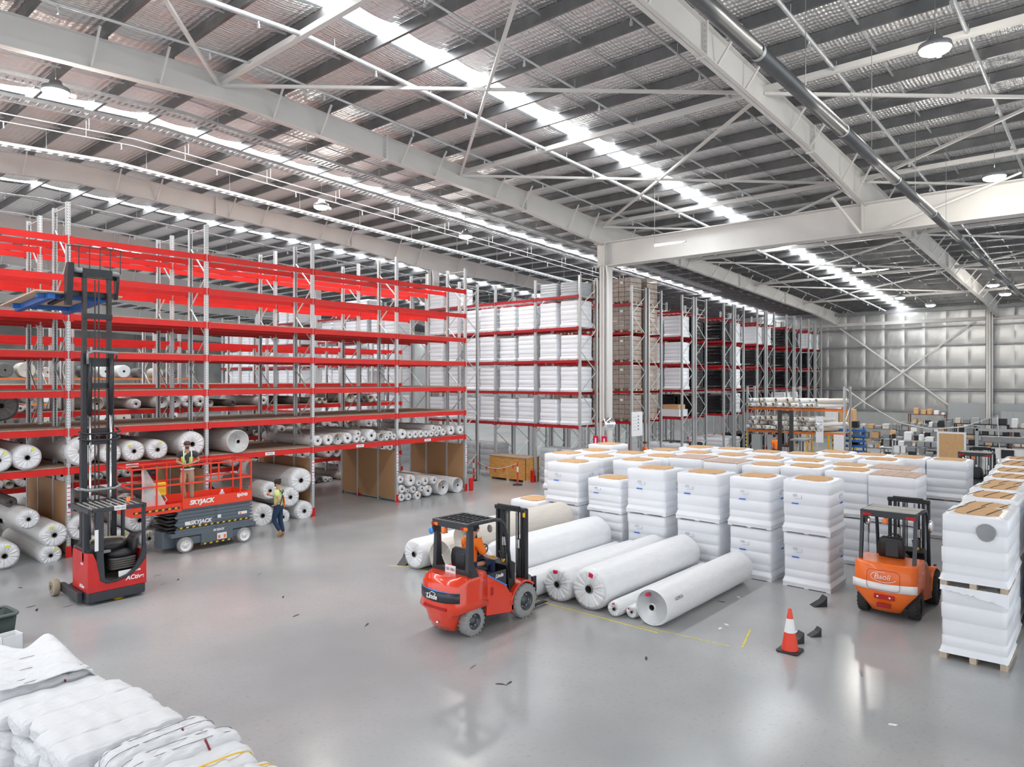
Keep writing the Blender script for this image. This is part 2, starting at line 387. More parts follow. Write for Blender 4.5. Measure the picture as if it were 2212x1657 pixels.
# portal frame rafters (I sections with splice plates and fly braces)
def rafter(Y, x0, x1, name='trim_rafter'):
    root = link(name, None); struct(root); mb = MB()
    def zt(X): return zroof(X) - 0.25
    def zb(X):
        base = zt(X) - 0.72
        for c in (26.4, -8.6, 60.5):
            k = max(0, 1 - abs(X - c) / 6.0); base -= 0.33 * k
        return base
    xs = sorted(set([x0] + [x for x in (-8.6, -3, RIDGE, 20.4, 26.4, 32.4, 54.5) if x0 < x < x1] + [x1]))
    for a, b in zip(xs, xs[1:]):
        for (w2, ha, hb) in ((0.008, None, None), (0.11, 't', 't'), (0.11, 'b', 'b')):
            if ha is None: q = [(a, zb(a)), (b, zb(b)), (b, zt(b)), (a, zt(a))]
            elif ha == 't': q = [(a, zt(a) - 0.02), (b, zt(b) - 0.02), (b, zt(b)), (a, zt(a))]
            else: q = [(a, zb(a)), (b, zb(b)), (b, zb(b) + 0.02), (a, zb(a) + 0.02)]
            mb.prism(q, Y - w2, Y + w2)
    mb.build('rafter_beam', CREAM, root)
    for X in (14.1, 20.98, 33.5, 41.0, 48.5, 0.5):
        if x0 < X < x1:
            p = MB(); p.box(X - 0.03, X + 0.03, Y - 0.13, Y + 0.13, zb(X) - 0.03, zt(X) + 0.05)
            for zz in range(6):
                for sy in (-1, 1):
                    z = zb(X) + 0.08 + zz * (zt(X) - zb(X) - 0.1) / 5.5; p.lathe([(-0.045, 0.015), (0.045, 0.015)], 6, 'x', (X, Y + sy * 0.08, z))
            p.build('splice_plate', CREAM, root)
    X = x0 + 1.2; i = 0
    while X < x1 - 0.5:
        fb = MB(); 
        for sy in (-1, 1): fb.bar((X, Y + sy * 0.06, zb(X) + 0.03), (X + 0.0, Y + sy * 0.62, zroof(X) - 0.2), 0.045, 0.045)
        fb.build('fly_brace', CREAM, root)
        cl = MB().box(X + 0.35, X + 0.36, Y - 0.05, Y + 0.05, zt(X), zt(X) + 0.24); cl.build('purlin_cleat', CREAM, root)
        X += 3.0 if i % 2 else 1.5; i += 1
    return root
YRAFT = (-4.0, 6.9, 17.7, 29.0, 40.3, 51.6, 62.9, 74.2, 85.5, 96.8)
for Y in YRAFT: rafter(Y, -9, 60.3)
# struts and cross bracing between rafters
def stz(X): return zroof(X) - 0.45
for (Ya, Yb) in ((-4.0, 6.9), (6.9, 17.7)):
    for X in (8.75, 17.5, 26.0, 34.8, 43.5, 52.2):
        o = MB().bar((X, Ya, stz(X)), (X, Yb, stz(X)), 0.14, 0.14).build('trim_roof_strut', CREAM); struct(o)
    for X in (0.0, 8.75, 17.5, 26.0, 34.8, 43.5):
        for (p, q) in (((X, Ya), (X + 8.7, Yb)), ((X + 8.7, Ya), (X, Yb))):
            if (Ya < 0) and X < 15: continue
            o = MB().bar((*p, stz(p[0]) - 0.1), (*q, stz(q[0]) - 0.1), 0.075, 0.075).build('trim_roof_brace', CREAM); struct(o)
# long transfer beam on the column line
tb = link('trim_transfer_beam', None); struct(tb)
mb = MB().box(26.1, 26.7, -8, 18.0, 10.84, 10.87).box(26.1, 26.7, -8, 18.0, 9.82, 9.85).box(26.39, 26.41, -8, 18.0, 9.84, 10.85)
mb.build('beam_web', CREAM, tb)
for Y in (17.45, 6.9):
    p = MB().box(26.12, 26.68, Y - 0.012, Y + 0.012, 9.85, 10.85)
    for k in range(8): p.lathe([(26.08, 0.018), (26.12, 0.018)], 6, 'x', (0, Y - 0.1, 9.97 + k * 0.11))
    p.build('stiffener', CREAM, tb)
MB().bar((26.0, 6.9, 9.8), (25.2, 7.6, 11.0), 0.08, 0.08).bar((25.9, 5.9, 9.9), (25.9, 2.4, 11.0), 0.06, 0.06).build('knee_brace', CREAM, tb)
def column(X, Y, h, nm='trim_column'):
    r = link(nm, None); struct(r)
    MB().box(X - 0.3, X + 0.3, Y - 0.16, Y - 0.14, 0, h).box(X - 0.3, X + 0.3, Y + 0.14, Y + 0.16, 0, h).box(X - 0.3, X + 0.3, Y - 0.008, Y + 0.008, 0, h).box(X - 0.3, X - 0.28, Y - 0.16, Y + 0.16, 0, h).build('column_section', CREAM, r)
    MB().box(X - 0.38, X + 0.38, Y - 0.26, Y + 0.26, 0, 0.03).build('base_plate', CREAM, r)
    MB().tube([(X - 0.2, Y - 0.22, 0.3), (X - 0.2, Y - 0.22, h - 0.4), (X - 0.3, Y - 0.22, h)], 0.045, 8).build('downpipe', WHITEP, r)
    return r
column(26.4, 17.55, 9.83); column(26.4, 28.9, 10.8); column(26.4, 40.3, 10.8)

# walls
wr = link('wall_right', None); struct(wr)
MB().box(60.4, 60.7, -14, 104, 0, 11.5).build('wall_core', WALLC, wr)
MB().box(60.1, 60.4, -14, 104, 0, 2.3).build('precast_panel', WALLC, wr)
girts = (2.4, 4.1, 5.75, 7.35, 8.75, 10.3)
pan = MB(); vs = []; nx, nz = 10, 8
for j in range(nz + 1):
    for i in range(nx + 1):
        u, v = i / nx, j / nz; vs.append((-0.06 * (abs(math.sin(PI * u)) ** 0.3) * math.sin(PI * v) + 0.012 * math.sin(i * 2.3 + j), (u - 0.5) * 1.38, v))
pan.add(vs, [(j * (nx + 1) + i, j * (nx + 1) + i + 1, (j + 1) * (nx + 1) + i + 1, (j + 1) * (nx + 1) + i) for j in range(nz) for i in range(nx)], 0, True)
pmesh = pan.mesh('insulation_panel', WFOIL)
for r in range(len(girts) - 1):
    for k in range(22):
        link('insulation_panel', pmesh, wr, (60.36, -8.5 + 1.38 * k, girts[r]), (0, 0, 0), (1, 1, girts[r + 1] - girts[r]))
for z in girts[:-1]:
    MB().box(60.02, 60.24, -9, 24, z - 0.05, z + 0.05).build('girt', STEEL, wr)
MB().box(60.0, 60.2, -9, 24, 9.05, 9.3).build('eaves_beam', CREAM, wr)
MB().tube([(59.9, 24, 4.0), (59.9, 5.2, 4.0), (59.9, 5.0, 3.9), (59.9, 5.0, 0.5)], 0.06, 8).build('service_pipe', STEEL, wr)
for k, y in enumerate((3.4, 2.2, 1.0, 0.2)):
    MB().box(59.85, 60.05, y - 0.35, y + 0.35, 0.5, 3.9 - 0.1 * k).build('cable_ladder', STEEL, wr)
MB().box(59.7, 60.1, 4.5, 9.9, 0, 3.1).build('plant_enclosure', CABG, wr)
MB().bar((59.9, 17.4, 8.9), (59.9, 8.2, 1.6), 0.13, 0.1).build('cross_brace', CREAM, wr)
MB().bar((59.8, 17.2, 1.9), (59.8, 8.3, 9.0), 0.13, 0.1).build('cross_brace', CREAM, wr)
column(59.6, 7.4, 9.8, 'trim_wall_column')
MB().bar((59.5, -8, 9.95), (59.5, 24, 9.95), 0.14, 0.22).build('top_beam', STEEL, wr)
wb = MB().box(-12, 60.4, 101, 101.3, 0, 12.6).build('wall_back', DWALL); struct(wb)
wm = MB()
for X in range(-10, 60, 4): wm.box(X, X + 0.12, 100.8, 101, 0, 12)
wm.build('wall_mullion', STEEL, wb)

# services under the roof
def pipe(Y, r, x0, x1, off, name, label, material=GALV, heads=True, group=None):
    root = thing(name, label, 'pipe', (x0, Y, zroof(x0) - off), 0)
    xs = [x0] + ([RIDGE] if x0 < RIDGE < x1 else []) + [x1]
    pts = [(x - x0, 0, zroof(x) - zroof(x0)) for x in xs]
    MB().tube(pts, r, 8).build('pipe_run', material, root)
    if heads:
        h = MB(); k = 0; x = x0 + 1.3
        while x < x1:
            z = zroof(x) - zroof(x0); h.tube([(x - x0, 0, z), (x - x0, 0.0, z - 0.12)], 0.02, 6).box(x - x0 - 0.012, x - x0 + 0.012, -0.035, 0.035, z - 0.2, z - 0.12)
            x += 3.1
        h.build('sprinkler_head', GALV, root)['kind'] = 'stuff'
    hg = MB(); x = x0 + 0.6
    while x < x1:
        z = zroof(x) - zroof(x0); hg.box(x - x0 - 0.006, x - x0 + 0.006, -0.006, 0.006, z, z + off - 0.2); x += 3.0
    hg.build('hanger_rod', GALV, root)['kind'] = 'stuff'
    return root
PN = 'galvanised sprinkler pipe under the roof, %s'
for i, (Y, r, off, desc) in enumerate(((2.55, 0.045, 0.45, 'nearest the right edge of the view'), (5.2, 0.045, 0.45, 'just right of the rafter above the orange truck'),
    (7.75, 0.03, 0.45, 'hugging the rafter that meets the transfer beam'), (10.65, 0.03, 0.45, 'right of the nearest skylight strip'), (13.9, 0.06, 0.45, 'thick one just left of the nearest skylight strip'),
    (16.1, 0.035, 0.45, 'just right of the long pale middle rafter'), (33.3, 0.035, 0.8, 'far left above the top of the red racking'), (37.0, 0.03, 0.8, 'furthest of all behind the red racking'))):
    pipe(Y, r, -6 if Y > 12 else 2, 59, off, 'sprinkler_pipe', PN % desc)
pipe(23.7, 0.019, -2, 40, 0.55, 'sprinkler_pipe', PN % 'upper one of the thin pair over the red racking', heads=False)
pipe(23.95, 0.019, -2, 40, 0.7, 'sprinkler_pipe', PN % 'lower one of the thin pair over the red racking')
def tray(Y, off, wd, label, slot=0.25):
    x0, x1 = 0.0, 44.0; root = thing('cable_tray', label, 'cable tray', (x0, Y, zroof(x0) - off)); rails = MB(); rg = MB()
    for a, b in ((x0, RIDGE), (RIDGE, x1)):
        za, zb_ = zroof(a) - zroof(x0), zroof(b) - zroof(x0)
        for sy in (-wd / 2, wd / 2): rails.bar((a - x0, sy, za), (b - x0, sy, zb_), 0.02, 0.09)
    x = x0
    while x < x1:
        z = zroof(x) - zroof(x0) - 0.03; rg.box(x - x0, x - x0 + slot * 0.45, -wd / 2, wd / 2, z, z + 0.015); x += slot
    rails.build('side_rail', GALV, root); rg.build('rung', GALV, root)['kind'] = 'stuff'
    h = MB(); x = 1.0
    while x < x1:
        z = zroof(x) - zroof(x0); h.box(x - 0.007, x + 0.007, -0.007, 0.007, z, z + off - 0.2); x += 3.0
    h.build('hanger_rod', GALV, root)['kind'] = 'stuff'
tray(20.4, 0.6, 0.45, 'perforated cable tray running right of the long skylight strip over the red racking', 0.16)
tray(22.0, 0.62, 0.45, 'slotted cable tray running left of the long skylight strip over the red racking', 0.2)
tray(25.6, 0.9, 0.25, 'narrow bright cable tray with slots, furthest left over the red racking', 0.3)
# ventilation duct
dt = thing('ventilation_duct', 'long dark spiral steel duct hanging in front of the big pale cross beam', 'duct', (2, 4.03, 9.66))
for k in range(12):
    a, b = k * 4.0, k * 4.0 + 3.97; dz = -0.004
    MB().tube([(a, 0, -a * 0.016), (b, 0, -b * 0.016)], 0.115, 20).build('duct_section', DUCT, dt)
    MB().lathe([(b - 0.03, 0.122), (b + 0.05, 0.122)], 20, 'x', (0, 0, -b * 0.016)).build('joint_ring', GALV, dt)
for k in range(12):
    x = 2 + 4 * k; MB().box(x - 0.005, x + 0.005, -0.005, 0.005, -x * 0.016 + 0.1, 2.6 - 0.02 * x).build('hanging_wire', STEEL, dt)
# lamps
def lamp(X, Y, Z, label, size=0.3):
    t = thing('high_bay_lamp', label, 'lamp', (X, Y, Z))
    MB().lathe([(0.0, size * 0.95), (0.03, size), (0.1, size * 0.95), (0.16, size * 0.5), (0.26, size * 0.4), (0.28, 0.02)], 20, 'z').build('housing', STEEL, t)
    MB().lathe([(-0.1, 0.01), (-0.085, size * 0.6), (-0.04, size * 0.88), (0.02, size * 0.93)], 20, 'z').build('diffuser', LIT, t)
    MB().tube([(0, 0, 0.27), (0, 0, zroof(X) - Z - 0.2)], 0.008, 5).build('suspension_cable', STEEL, t)
    MB().box(size * 0.8, size * 1.4, -0.04, 0.04, -0.02, 0.05).build('sensor', WHITEP, t)
    ld = bpy.data.lights.new('lamp_light', 'POINT'); ld.energy = 130; ld.color = (1, 0.95, 0.87); ld.shadow_soft_size = 0.2
    link('lamp_light', ld, t, (0, 0, -0.25))
for i, (p, d) in enumerate((((5.33, 18.8, 11.5), 'bright high bay lamp hanging at the upper left edge over the rack aisle'), ((15.2, 22.85, 11.3), 'high bay lamp over the middle of the red racking'),
    ((21.6, 21.6, 11.0), 'high bay lamp over the right end of the red racking'), ((15.9, 2.86, 11.3), 'brightest high bay lamp at the upper right of the roof'),
    ((24.0, 2.85, 10.53), 'high bay lamp just above the transfer beam at right'), ((37.16, 9.94, 10.2), 'high bay lamp beyond the transfer beam near the far skylight'),
    ((45.3, 5.44, 9.85), 'far high bay lamp, left one of the pair by the duct end'), ((49.0, 5.3, 9.7), 'far high bay lamp, right one of the pair by the duct end'),
    ((48.0, 10.5, 9.8), 'far high bay lamp in front of the foil end wall, left'), ((52.0, 9.6, 9.6), 'far high bay lamp closest to the foil end wall'))): lamp(*p, d)
def batten(p, q, label):
    t = thing('light_batten', label, 'lamp', p); v = Vector(q) - Vector(p)
    MB().bar((0, 0, 0), v, 0.1, 0.05).build('housing', WHITEP, t); MB().bar((0, 0, -0.05), v * 0.98, 0.05, 0.04).build('tube', TUBE, t)
    MB().box(-0.005, 0.005, -0.005, 0.005, 0, zroof(p[0]) - p[2] - 0.1).build('hanger', STEEL, t)
batten((23.8, 13.6, 9.95), (24.0, 12.4, 9.95), 'slim fluorescent batten hanging against the pale cross beam')
batten((33.0, 20.9, 10.9), (34.2, 20.9, 10.9), 'slim fluorescent batten above the brown carton rack')
batten((38.0, 10.0, 10.2), (38.0, 8.8, 10.2), 'slim fluorescent batten beyond the cross beam')
MB()
t = thing('convex_mirror', 'round convex safety mirror on the pale column above the pallets', 'mirror', (25.95, 17.1, 2.85))
MB().lathe([(-0.12, 0.01), (-0.11, 0.12), (-0.07, 0.22), (0.0, 0.3)], 24, 'x').build('mirror_dome', MIRR, t, rot=(0, 0, 0.6)); MB().bar((0, 0, 0), (0.3, 0.2, 0), 0.04).build('bracket', STEEL, t)
for i, y in enumerate((17.75, 17.3)):
    t = thing('fire_sign', 'small red and white safety sign on the pale column, %s' % ('left' if i == 0 else 'right'), 'sign', (25.98, y + 0.05, 1.85))
    MB().box(-0.01, 0, -0.14, 0.14, 0, 0.45).build('plate', STR, t); text('I', 0.3, WHITEP, t, (-0.014, 0, 0.22), RXM, bold=0.02)

# ------------------------------------------------------------------ racking
_cache = {}
def beam_mesh(L, h, material, cap=True):
    k = ('b', round(L, 2), h, material.name)
    if k not in _cache:
        mb = MB().box(0.06, L - 0.06, -0.03, 0.0, -h, 0).box(0.06, L - 0.06, 0.0, 0.02, -h, -0.03)
        for x in (0.03, L - 0.11): mb.box(x, x + 0.08, -0.045, 0.0, -h - 0.03, 0.02)
        _cache[k] = mb.mesh('beam', material)
    return _cache[k]
def post_mesh(H, perf=True, foot=True):
    k = ('p', H, perf, foot)
    if k not in _cache:
        mb = MB().box(-0.055, 0.055, -0.05, -0.046, 0, H).box(-0.055, -0.05, -0.05, 0.05, 0, H).box(0.05, 0.055, -0.05, 0.05, 0, H).box(-0.055, -0.025, 0.046, 0.05, 0, H).box(0.025, 0.055, 0.046, 0.05, 0, H)
        if foot: mb.box(-0.09, 0.09, -0.08, 0.08, 0, 0.012, 1).box(-0.065, 0.065, -0.065, -0.05, 0, 0.3, 1)
        _cache[k] = mb.mesh('upright_post', [PERF if perf else GALV, RED])
    return _cache[k]
def brace_mesh(depth, H, step=0.62):
    k = ('z', depth, H)
    if k not in _cache:
        mb = MB(); z = 0.35; side = 0; a, b = 0.05, depth - 0.05
        mb.bar((0, a, z), (0, b, z), 0.03, 0.03)
        while z + step * 1.6 < H - 0.15:
            p, q = (a, b) if side == 0 else (b, a); mb.bar((0, p, z), (0, q, z + step * 1.55), 0.03, 0.035); z += step * 1.55; side ^= 1
        mb.bar((0, a, H - 0.12), (0, b, H - 0.12), 0.03, 0.03)
        _cache[k] = mb.mesh('bracing', GALV)
    return _cache[k]
def board_mesh(wd, dp, material):
    k = ('d', round(wd, 2), round(dp, 2), material.name)
    if k not in _cache: _cache[k] = MB().box(0, wd, 0, dp, 0, 0.03).mesh('deck_board', material)
    return _cache[k]
def rack(label, loc, rz, frames, rows, levels, H, bm=RED, decks={}, beam_h=0.14, nboard=3, skip=(), foot=True, bars=()):
    root = thing('pallet_rack', label, 'rack', loc, rz)
    for fx in frames:
        for (d0, d1) in rows:
            link('upright_post', post_mesh(H, True, foot), root, (fx, d0 + 0.05, 0)); link('upright_post', post_mesh(H, True, False), root, (fx, d1 - 0.05, 0), (0, 0, PI))
            link('bracing', brace_mesh(round(d1 - d0, 2), H), root, (fx, d0, 0))
    D0, D1 = rows[0][0], rows[-1][1]
    for a, b in zip(frames, frames[1:]):
        L = b - a
        for li, z in enumerate(levels):
            if (round(a, 2), li) in skip: continue
            for (d0, d1) in rows:
                link('beam', beam_mesh(L, beam_h, bm), root, (a, d0, z)); link('beam', beam_mesh(L, beam_h, bm), root, (b, d1, z), (0, 0, PI))
            if li in decks:
                wdt = (L - 0.04) / nboard
                for i in range(nboard): link('deck_board', board_mesh(wdt - 0.01, D1 - D0 - 0.04, decks[li]), root, (a + 0.02 + i * wdt, D0 + 0.02, z + 0.003))
            if li in bars:
                mb = MB()
                for i in range(8): mb.box(a + 0.15 + i * (L - 0.3) / 7 - 0.02, a + 0.15 + i * (L - 0.3) / 7 + 0.02, D0, D1, z - 0.05, z - 0.01)
                mb.build('support_bars', GALV, root)['kind'] = 'stuff'
    return root
FX = [-1.17, 2.62, 6.4, 10.19, 13.97, 17.75, 21.54]
FLV = [2.42, 3.46, 4.48, 5.55, 6.57, 7.62, 8.66]
Y0 = 21.5
FR = rack('long bright red and galvanised rack across the left side, deep enough for long rolls', (0, Y0, 0), 0, FX, [(0, 1.2), (2.45, 3.65)], FLV, 9.6, RED,
     {0: CHIP, 1: CHIP, 2: CHIP, 3: CHIP, 4: CHIP}, 0.165)
def plates(root):
    for x, z in ((12.3, 2.42), (15.95, 2.42), (19.3, 2.42), (8.0, 2.42), (4.5, 2.42)):
        o = MB().box(x - 0.17, x + 0.17, -0.036, -0.032, z - 0.13, z - 0.03).build('location_label', PAPER, root)
        text('07%d55' % int(x), 0.07, INK, o, (x, -0.038, z - 0.08), RX)
    for fx in FX[1:]:
        o = MB().box(fx - 0.045, fx + 0.045, -0.006, -0.001, 1.15, 1.95).build('post_label', PAPER, root)
        mb = MB()
        for k in range(7): mb.box(fx - 0.038, fx + 0.038, -0.009, -0.006, 1.2 + k * 0.11, 1.2 + k * 0.11 + (0.015 if k % 3 else 0.03))
        mb.build('label_stripes', STR, o)
    MB().box(21.62, 21.86, -0.15, -0.07, 0, 0.55).build('end_guard', RED, root, 0.03)
plates(FR)
# brown divider boards standing in the frames
for i, fx in enumerate(FX[2:]):
    t = tag(MB().box(fx - 0.045, fx - 0.02, Y0 + 0.12, Y0 + 3.55, 0.12, 2.02).build('divider_board', MDF, bevel=0.004),
        'brown board standing in the %s rack frame from the left, under the first shelf' % ORD[i], 'board')

# back-to-back roll rack behind it
RLV = [1.1, 2.35, 3.65, 4.6, 6.3]
rack('second red rack behind the front one, darker in the shade, with rolls and bare decks', (0, 28.4, 0), 0, [-1.2 + 3.79 * k + 2.2 for k in range(7)], [(0, 1.2), (2.4, 3.6)], RLV, 7.2, RED, {0: CHIP, 1: CHIP, 2: CHIP, 3: CHIP}, 0.16, nboard=2)
rack('orange beamed rack far behind the red racking near the back wall', (0, 55.0, 0), 0, [7 + 3.6 * k for k in range(6)], [(0, 1.2)], [1.5, 3.2, 4.9, 6.6], 7.5, ORANGE, {0: CHIP, 1: CHIP, 2: CHIP}, 0.13, nboard=2)

# pallet rack rows, running away from the aisle (local x -> -Y, local y -> +X)
PLV = [2.72, 4.23, 5.67, 7.16, 8.58]
Y1, BAY = 18.4, 2.55
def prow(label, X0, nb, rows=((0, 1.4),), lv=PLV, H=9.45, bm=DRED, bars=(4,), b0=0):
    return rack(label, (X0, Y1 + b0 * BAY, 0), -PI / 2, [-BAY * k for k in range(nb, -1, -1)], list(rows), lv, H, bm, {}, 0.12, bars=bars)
prow('pallet rack just left of the pale column, loaded with white wrapped pallets', 25.55, 4)
prow('pallet rack of white loads seen through the red racking, beyond the second column', 25.55, 3, b0=5)
prow('furthest pallet rack of white loads seen through the red racking', 25.55, 4, b0=9)
DBL = ((0, 1.4), (1.62, 3.0))
PX = [29.9, 35.1, 40.4, 45.5, 50.8, 55.4]
RN = ['pallet rack right of the pale column, loaded with filmed brown cartons', 'second double pallet rack right of the column, white labelled loads', 'third double pallet rack right of the column, black wrapped loads',
      'fourth double pallet rack right of the column, half hidden by the orange rack', 'fifth double pallet rack right of the column', 'last double pallet rack beside the foil end wall']
for x, nm in zip(PX, RN): prow(nm, x, 3, DBL)
lone = rack('single galvanised rack end frame beside the right end of the front red rack', (22.75, 23.2, 0), -PI / 2, [0], [(0, 1.3)], [], 9.3)

# ------------------------------------------------------------------ wrapped pallet loads
def load_mesh(wx, wy, h, layers, seed, film, flare=True, pinch=0.008, rad=0.085, skirt=0.035, z0=0.0):
    rnd = random.Random(seed); mb = MB(); rings = []; dx = dy = 0.0; n = 5
    def ring(gx, gy, z, r, jit=0.004):
        pts = rrect(-wx / 2 - gx + dx, wx / 2 + gx + dx, -wy / 2 - gy + dy, wy / 2 + gy + dy, r, n)
        return [(x + rnd.uniform(-jit, jit), y + rnd.uniform(-jit, jit), z + rnd.uniform(-jit, jit)) for x, y in pts]
    if z0 < 0: rings += [ring(0.012, 0.012, z0, 0.03, 0.004), ring(0.014, 0.014, -0.03, 0.03, 0.004)]
    if flare: rings += [ring(skirt, skirt, 0.0, 0.06, 0.01), ring(skirt * 0.5, skirt * 0.5, 0.02, 0.06, 0.008), ring(0.004, 0.004, 0.09, rad)]
    lh = h / layers; z = 0.0
    for L in range(layers):
        dx += rnd.uniform(-0.006, 0.006); dy += rnd.uniform(-0.006, 0.006)
        za, z1 = max(z, 0.1 if (L == 0 and flare) else z), z + lh
        g = rnd.uniform(-0.006, 0.008)
        rings += [ring(-pinch + g, -pinch + g, za + 0.008, rad), ring(g, g, za + 0.02, rad), ring(g + 0.001, g + 0.001, (za + z1) / 2, rad), ring(g, g, z1 - 0.012, rad)]
        z = z1
    rings += [ring(-0.03, -0.03, h + 0.006, rad, 0.006), ring(-0.09, -0.09, h + 0.02, rad + 0.05, 0.012), ring(-0.15, -0.17, h + 0.012, rad + 0.1, 0.012)]
    mb.loft(rings, 0, True, (False, True)); return mb.mesh('film_wrap', film)
def pallet_mesh(wx, wy, material=WOOD):
    mb = MB()
    for k in range(5): y = -wy / 2 + 0.01 + k * (wy - 0.13) / 4; mb.box(-wx / 2, wx / 2, y, y + 0.11, 0.1, 0.122)
    for k in range(3): y = -wy / 2 + k * (wy - 0.1) / 2; mb.box(-wx / 2, wx / 2, y, y + 0.1, 0, 0.02)
    for i in range(3):
        for k in range(3):
            x = -wx / 2 + i * (wx - 0.12) / 2; y = -wy / 2 + k * (wy - 0.1) / 2; mb.box(x, x + 0.12, y, y + 0.1, 0.02, 0.1)
    return mb.mesh('pallet', material)
PROTO = {}
def proto(key, wx, wy, h, layers, film, top, nvar=3, mark=False, straps=False, pal=WOOD, show=False):
    PROTO[key] = []
    for v in range(nvar):
        r = thing('wrapped_pallet', 'x', 'pallet load', (0, 0, -50))
        link('pallet', pallet_mesh(wx + 0.02, wy + 0.02, pal), r)
        link('film_wrap', load_mesh(wx, wy, h - 0.125, layers, hash(key) % 97 + v if False else len(key) * 13 + v, film, z0=0.0 if show else -0.09), r, (0, 0, 0.105 if True else 0))
        if top == 'oval':
            mb = MB(); pts = rrect(-wx / 2 + 0.15, wx / 2 - 0.15, -wy / 2 + 0.15, wy / 2 - 0.15, 0.24, 6); rnd = random.Random(v)
            pts = [(x + rnd.uniform(-0.007, 0.007), y + rnd.uniform(-0.007, 0.007)) for x, y in pts]
            mb.loft([[(x, y, h - 0.03) for x, y in pts], [(x, y, h + 0.016) for x, y in pts]], 0, False); mb.build('cardboard_top', CARD, r)
        elif top == 'flat':
            mb = MB()
            for k in range(4): y = -wy / 2 + 0.03 + k * (wy - 0.06) / 4; mb.box(-wx / 2 + 0.03, wx / 2 - 0.03, y, y + (wy - 0.06) / 4 - 0.012, h - 0.03, h + 0.012)
            mb.build('cardboard_top', CARD2, r)
        if straps:
            for k, y in enumerate((-0.26, 0.02, 0.3)):
                x1 = wx / 2 - 0.14
                MB().tube([(-x1, y + 0.09, h + 0.02), (-0.1, y + 0.03, h + 0.024), (0.1, y, h + 0.024), (x1, y - 0.07, h + 0.018)], 0.006, 5).build('strap', BLK, r)
        if mark:
            for (fx, nm) in ((0, 'a'), (1, 'b')):
                mb = MB(); bx = -wx / 2 - 0.02
                def q(y0, y1, z0, z1, mi):
                    if fx == 0: mb.box(bx, bx + 0.012, y0, y1, z0, z1, mi)
                    else: mb.box(y0, y1, -wy / 2 - 0.02, -wy / 2 - 0.008, z0, z1, mi)
                zc = h * 0.62; yc = 0.12 if v % 2 else 0.2
                for k in range(3): q(yc, yc + 0.1, zc + 0.13 - k * 0.022, zc + 0.135 - k * 0.022, 0)
                q(yc - 0.1, yc - 0.096, zc + 0.04, zc + 0.12, 0); q(yc - 0.1, yc + 0.05, zc + 0.035, zc + 0.039, 0)
                for k in range(9): q(yc - 0.03 + k * 0.018, yc - 0.018 + k * 0.018, zc - 0.09, zc - 0.062, 1)
                mb.build('printed_mark', [mat('pale_print', (0.45, 0.46, 0.48), 0.7), BLUEINK], r)
        PROTO[key].append(r)
proto('front', 1.1, 1.06, 1.2, 4, WRAP, 'oval', 4, mark=True, pal=WHITEP)
proto('low', 1.1, 1.06, 1.2, 4, WRAP, 'none', 3, mark=True, pal=WHITEP)
proto('plain', 1.16, 1.08, 1.18, 4, WRAP, 'oval', 4)
proto('plainlow', 1.16, 1.08, 1.2, 4, WRAP, 'none', 2)
proto('flat', 1.18, 1.1, 1.2, 4, WRAP, 'flat', 2)
proto('long', 1.22, 0.94, 1.22, 4, WRAP, 'oval', 3, straps=True, show=True)
proto('longlow', 1.22, 0.94, 1.22, 4, WRAP, 'none', 2, show=True)
proto('rackw', 1.12, 1.0, 1.24, 5, WRAP, 'none', 3)
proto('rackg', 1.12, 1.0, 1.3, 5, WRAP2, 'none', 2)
proto('rackb', 1.15, 1.05, 1.22, 5, BLACKF, 'none', 2)
def carton_proto():
    PROTO['carton'] = []
    for v in range(2):
        r = thing('wrapped_pallet', 'x', 'pallet load', (0, 0, -50)); link('pallet', pallet_mesh(1.1, 1.1), r)
        for L in range(5):
            for i in range(3):
                mb = MB(); y = -0.52 + i * 0.35; mb.box(-0.52, 0.52, y, y + 0.335, 0.13 + L * 0.235, 0.13 + L * 0.235 + 0.225); mb.build('carton', CARTON, r, bevel=0.015)
        MB().box(-0.53, -0.525, -0.1, 0.08, 1.0, 1.12).build('shipping_label', PAPER, r); PROTO['carton'].append(r)
carton_proto()
used = {}
def place(key, x, y, z, label, group, rz=None, sz=1.0, flip=None):
    k = used.get(key, 0); used[key] = k + 1; src = PROTO[key][k % len(PROTO[key])]
    rz = random.uniform(-0.02, 0.02) if rz is None else rz
    o = copy_thing(src, (x, y, z), rz, label, (1, 1, sz)); o['group'] = group; return o
# block stacks on the floor. y0 < y1 in world; x = front plane
FRONT = [(4.97, 6.12, 16.5, 1.25, 1.22), (6.31, 7.46, 16.5, 1.22, 1.2), (7.6, 8.88, 16.5, 1.2, 1.2), (9.08, 10.38, 16.5, 1.18, 1.2), (10.5, 11.75, 16.6, 1.05, 0.93), (11.9, 13.2, 16.5, 1.14, 1.2), (13.35, 14.45, 16.4, 1.1, 0)]
FG = 'white wrapped loads stacked on the floor'
for i, (a, b, x0, hl, hu) in enumerate(FRONT):
    n = ORD[len(FRONT) - 1 - i]; yc = (a + b) / 2; sy = (b - a) / 1.17
    if hu:
        o = place('low', x0 + 0.62, yc, 0, 'lower white wrapped load in the %s stack from the left, front row' % n, FG, 0, hl / 1.2); o.scale[1] = sy
        o = place('front', x0 + 0.6, yc, hl + 0.012, 'upper white wrapped load with tan top, %s stack from the left, front row' % n, FG, 0, hu / 1.2); o.scale[1] = sy
    else: o = place('plain', x0 + 0.6, yc, 0, 'single low white wrapped load at the left end of the front row', FG, 0, hl / 1.18)
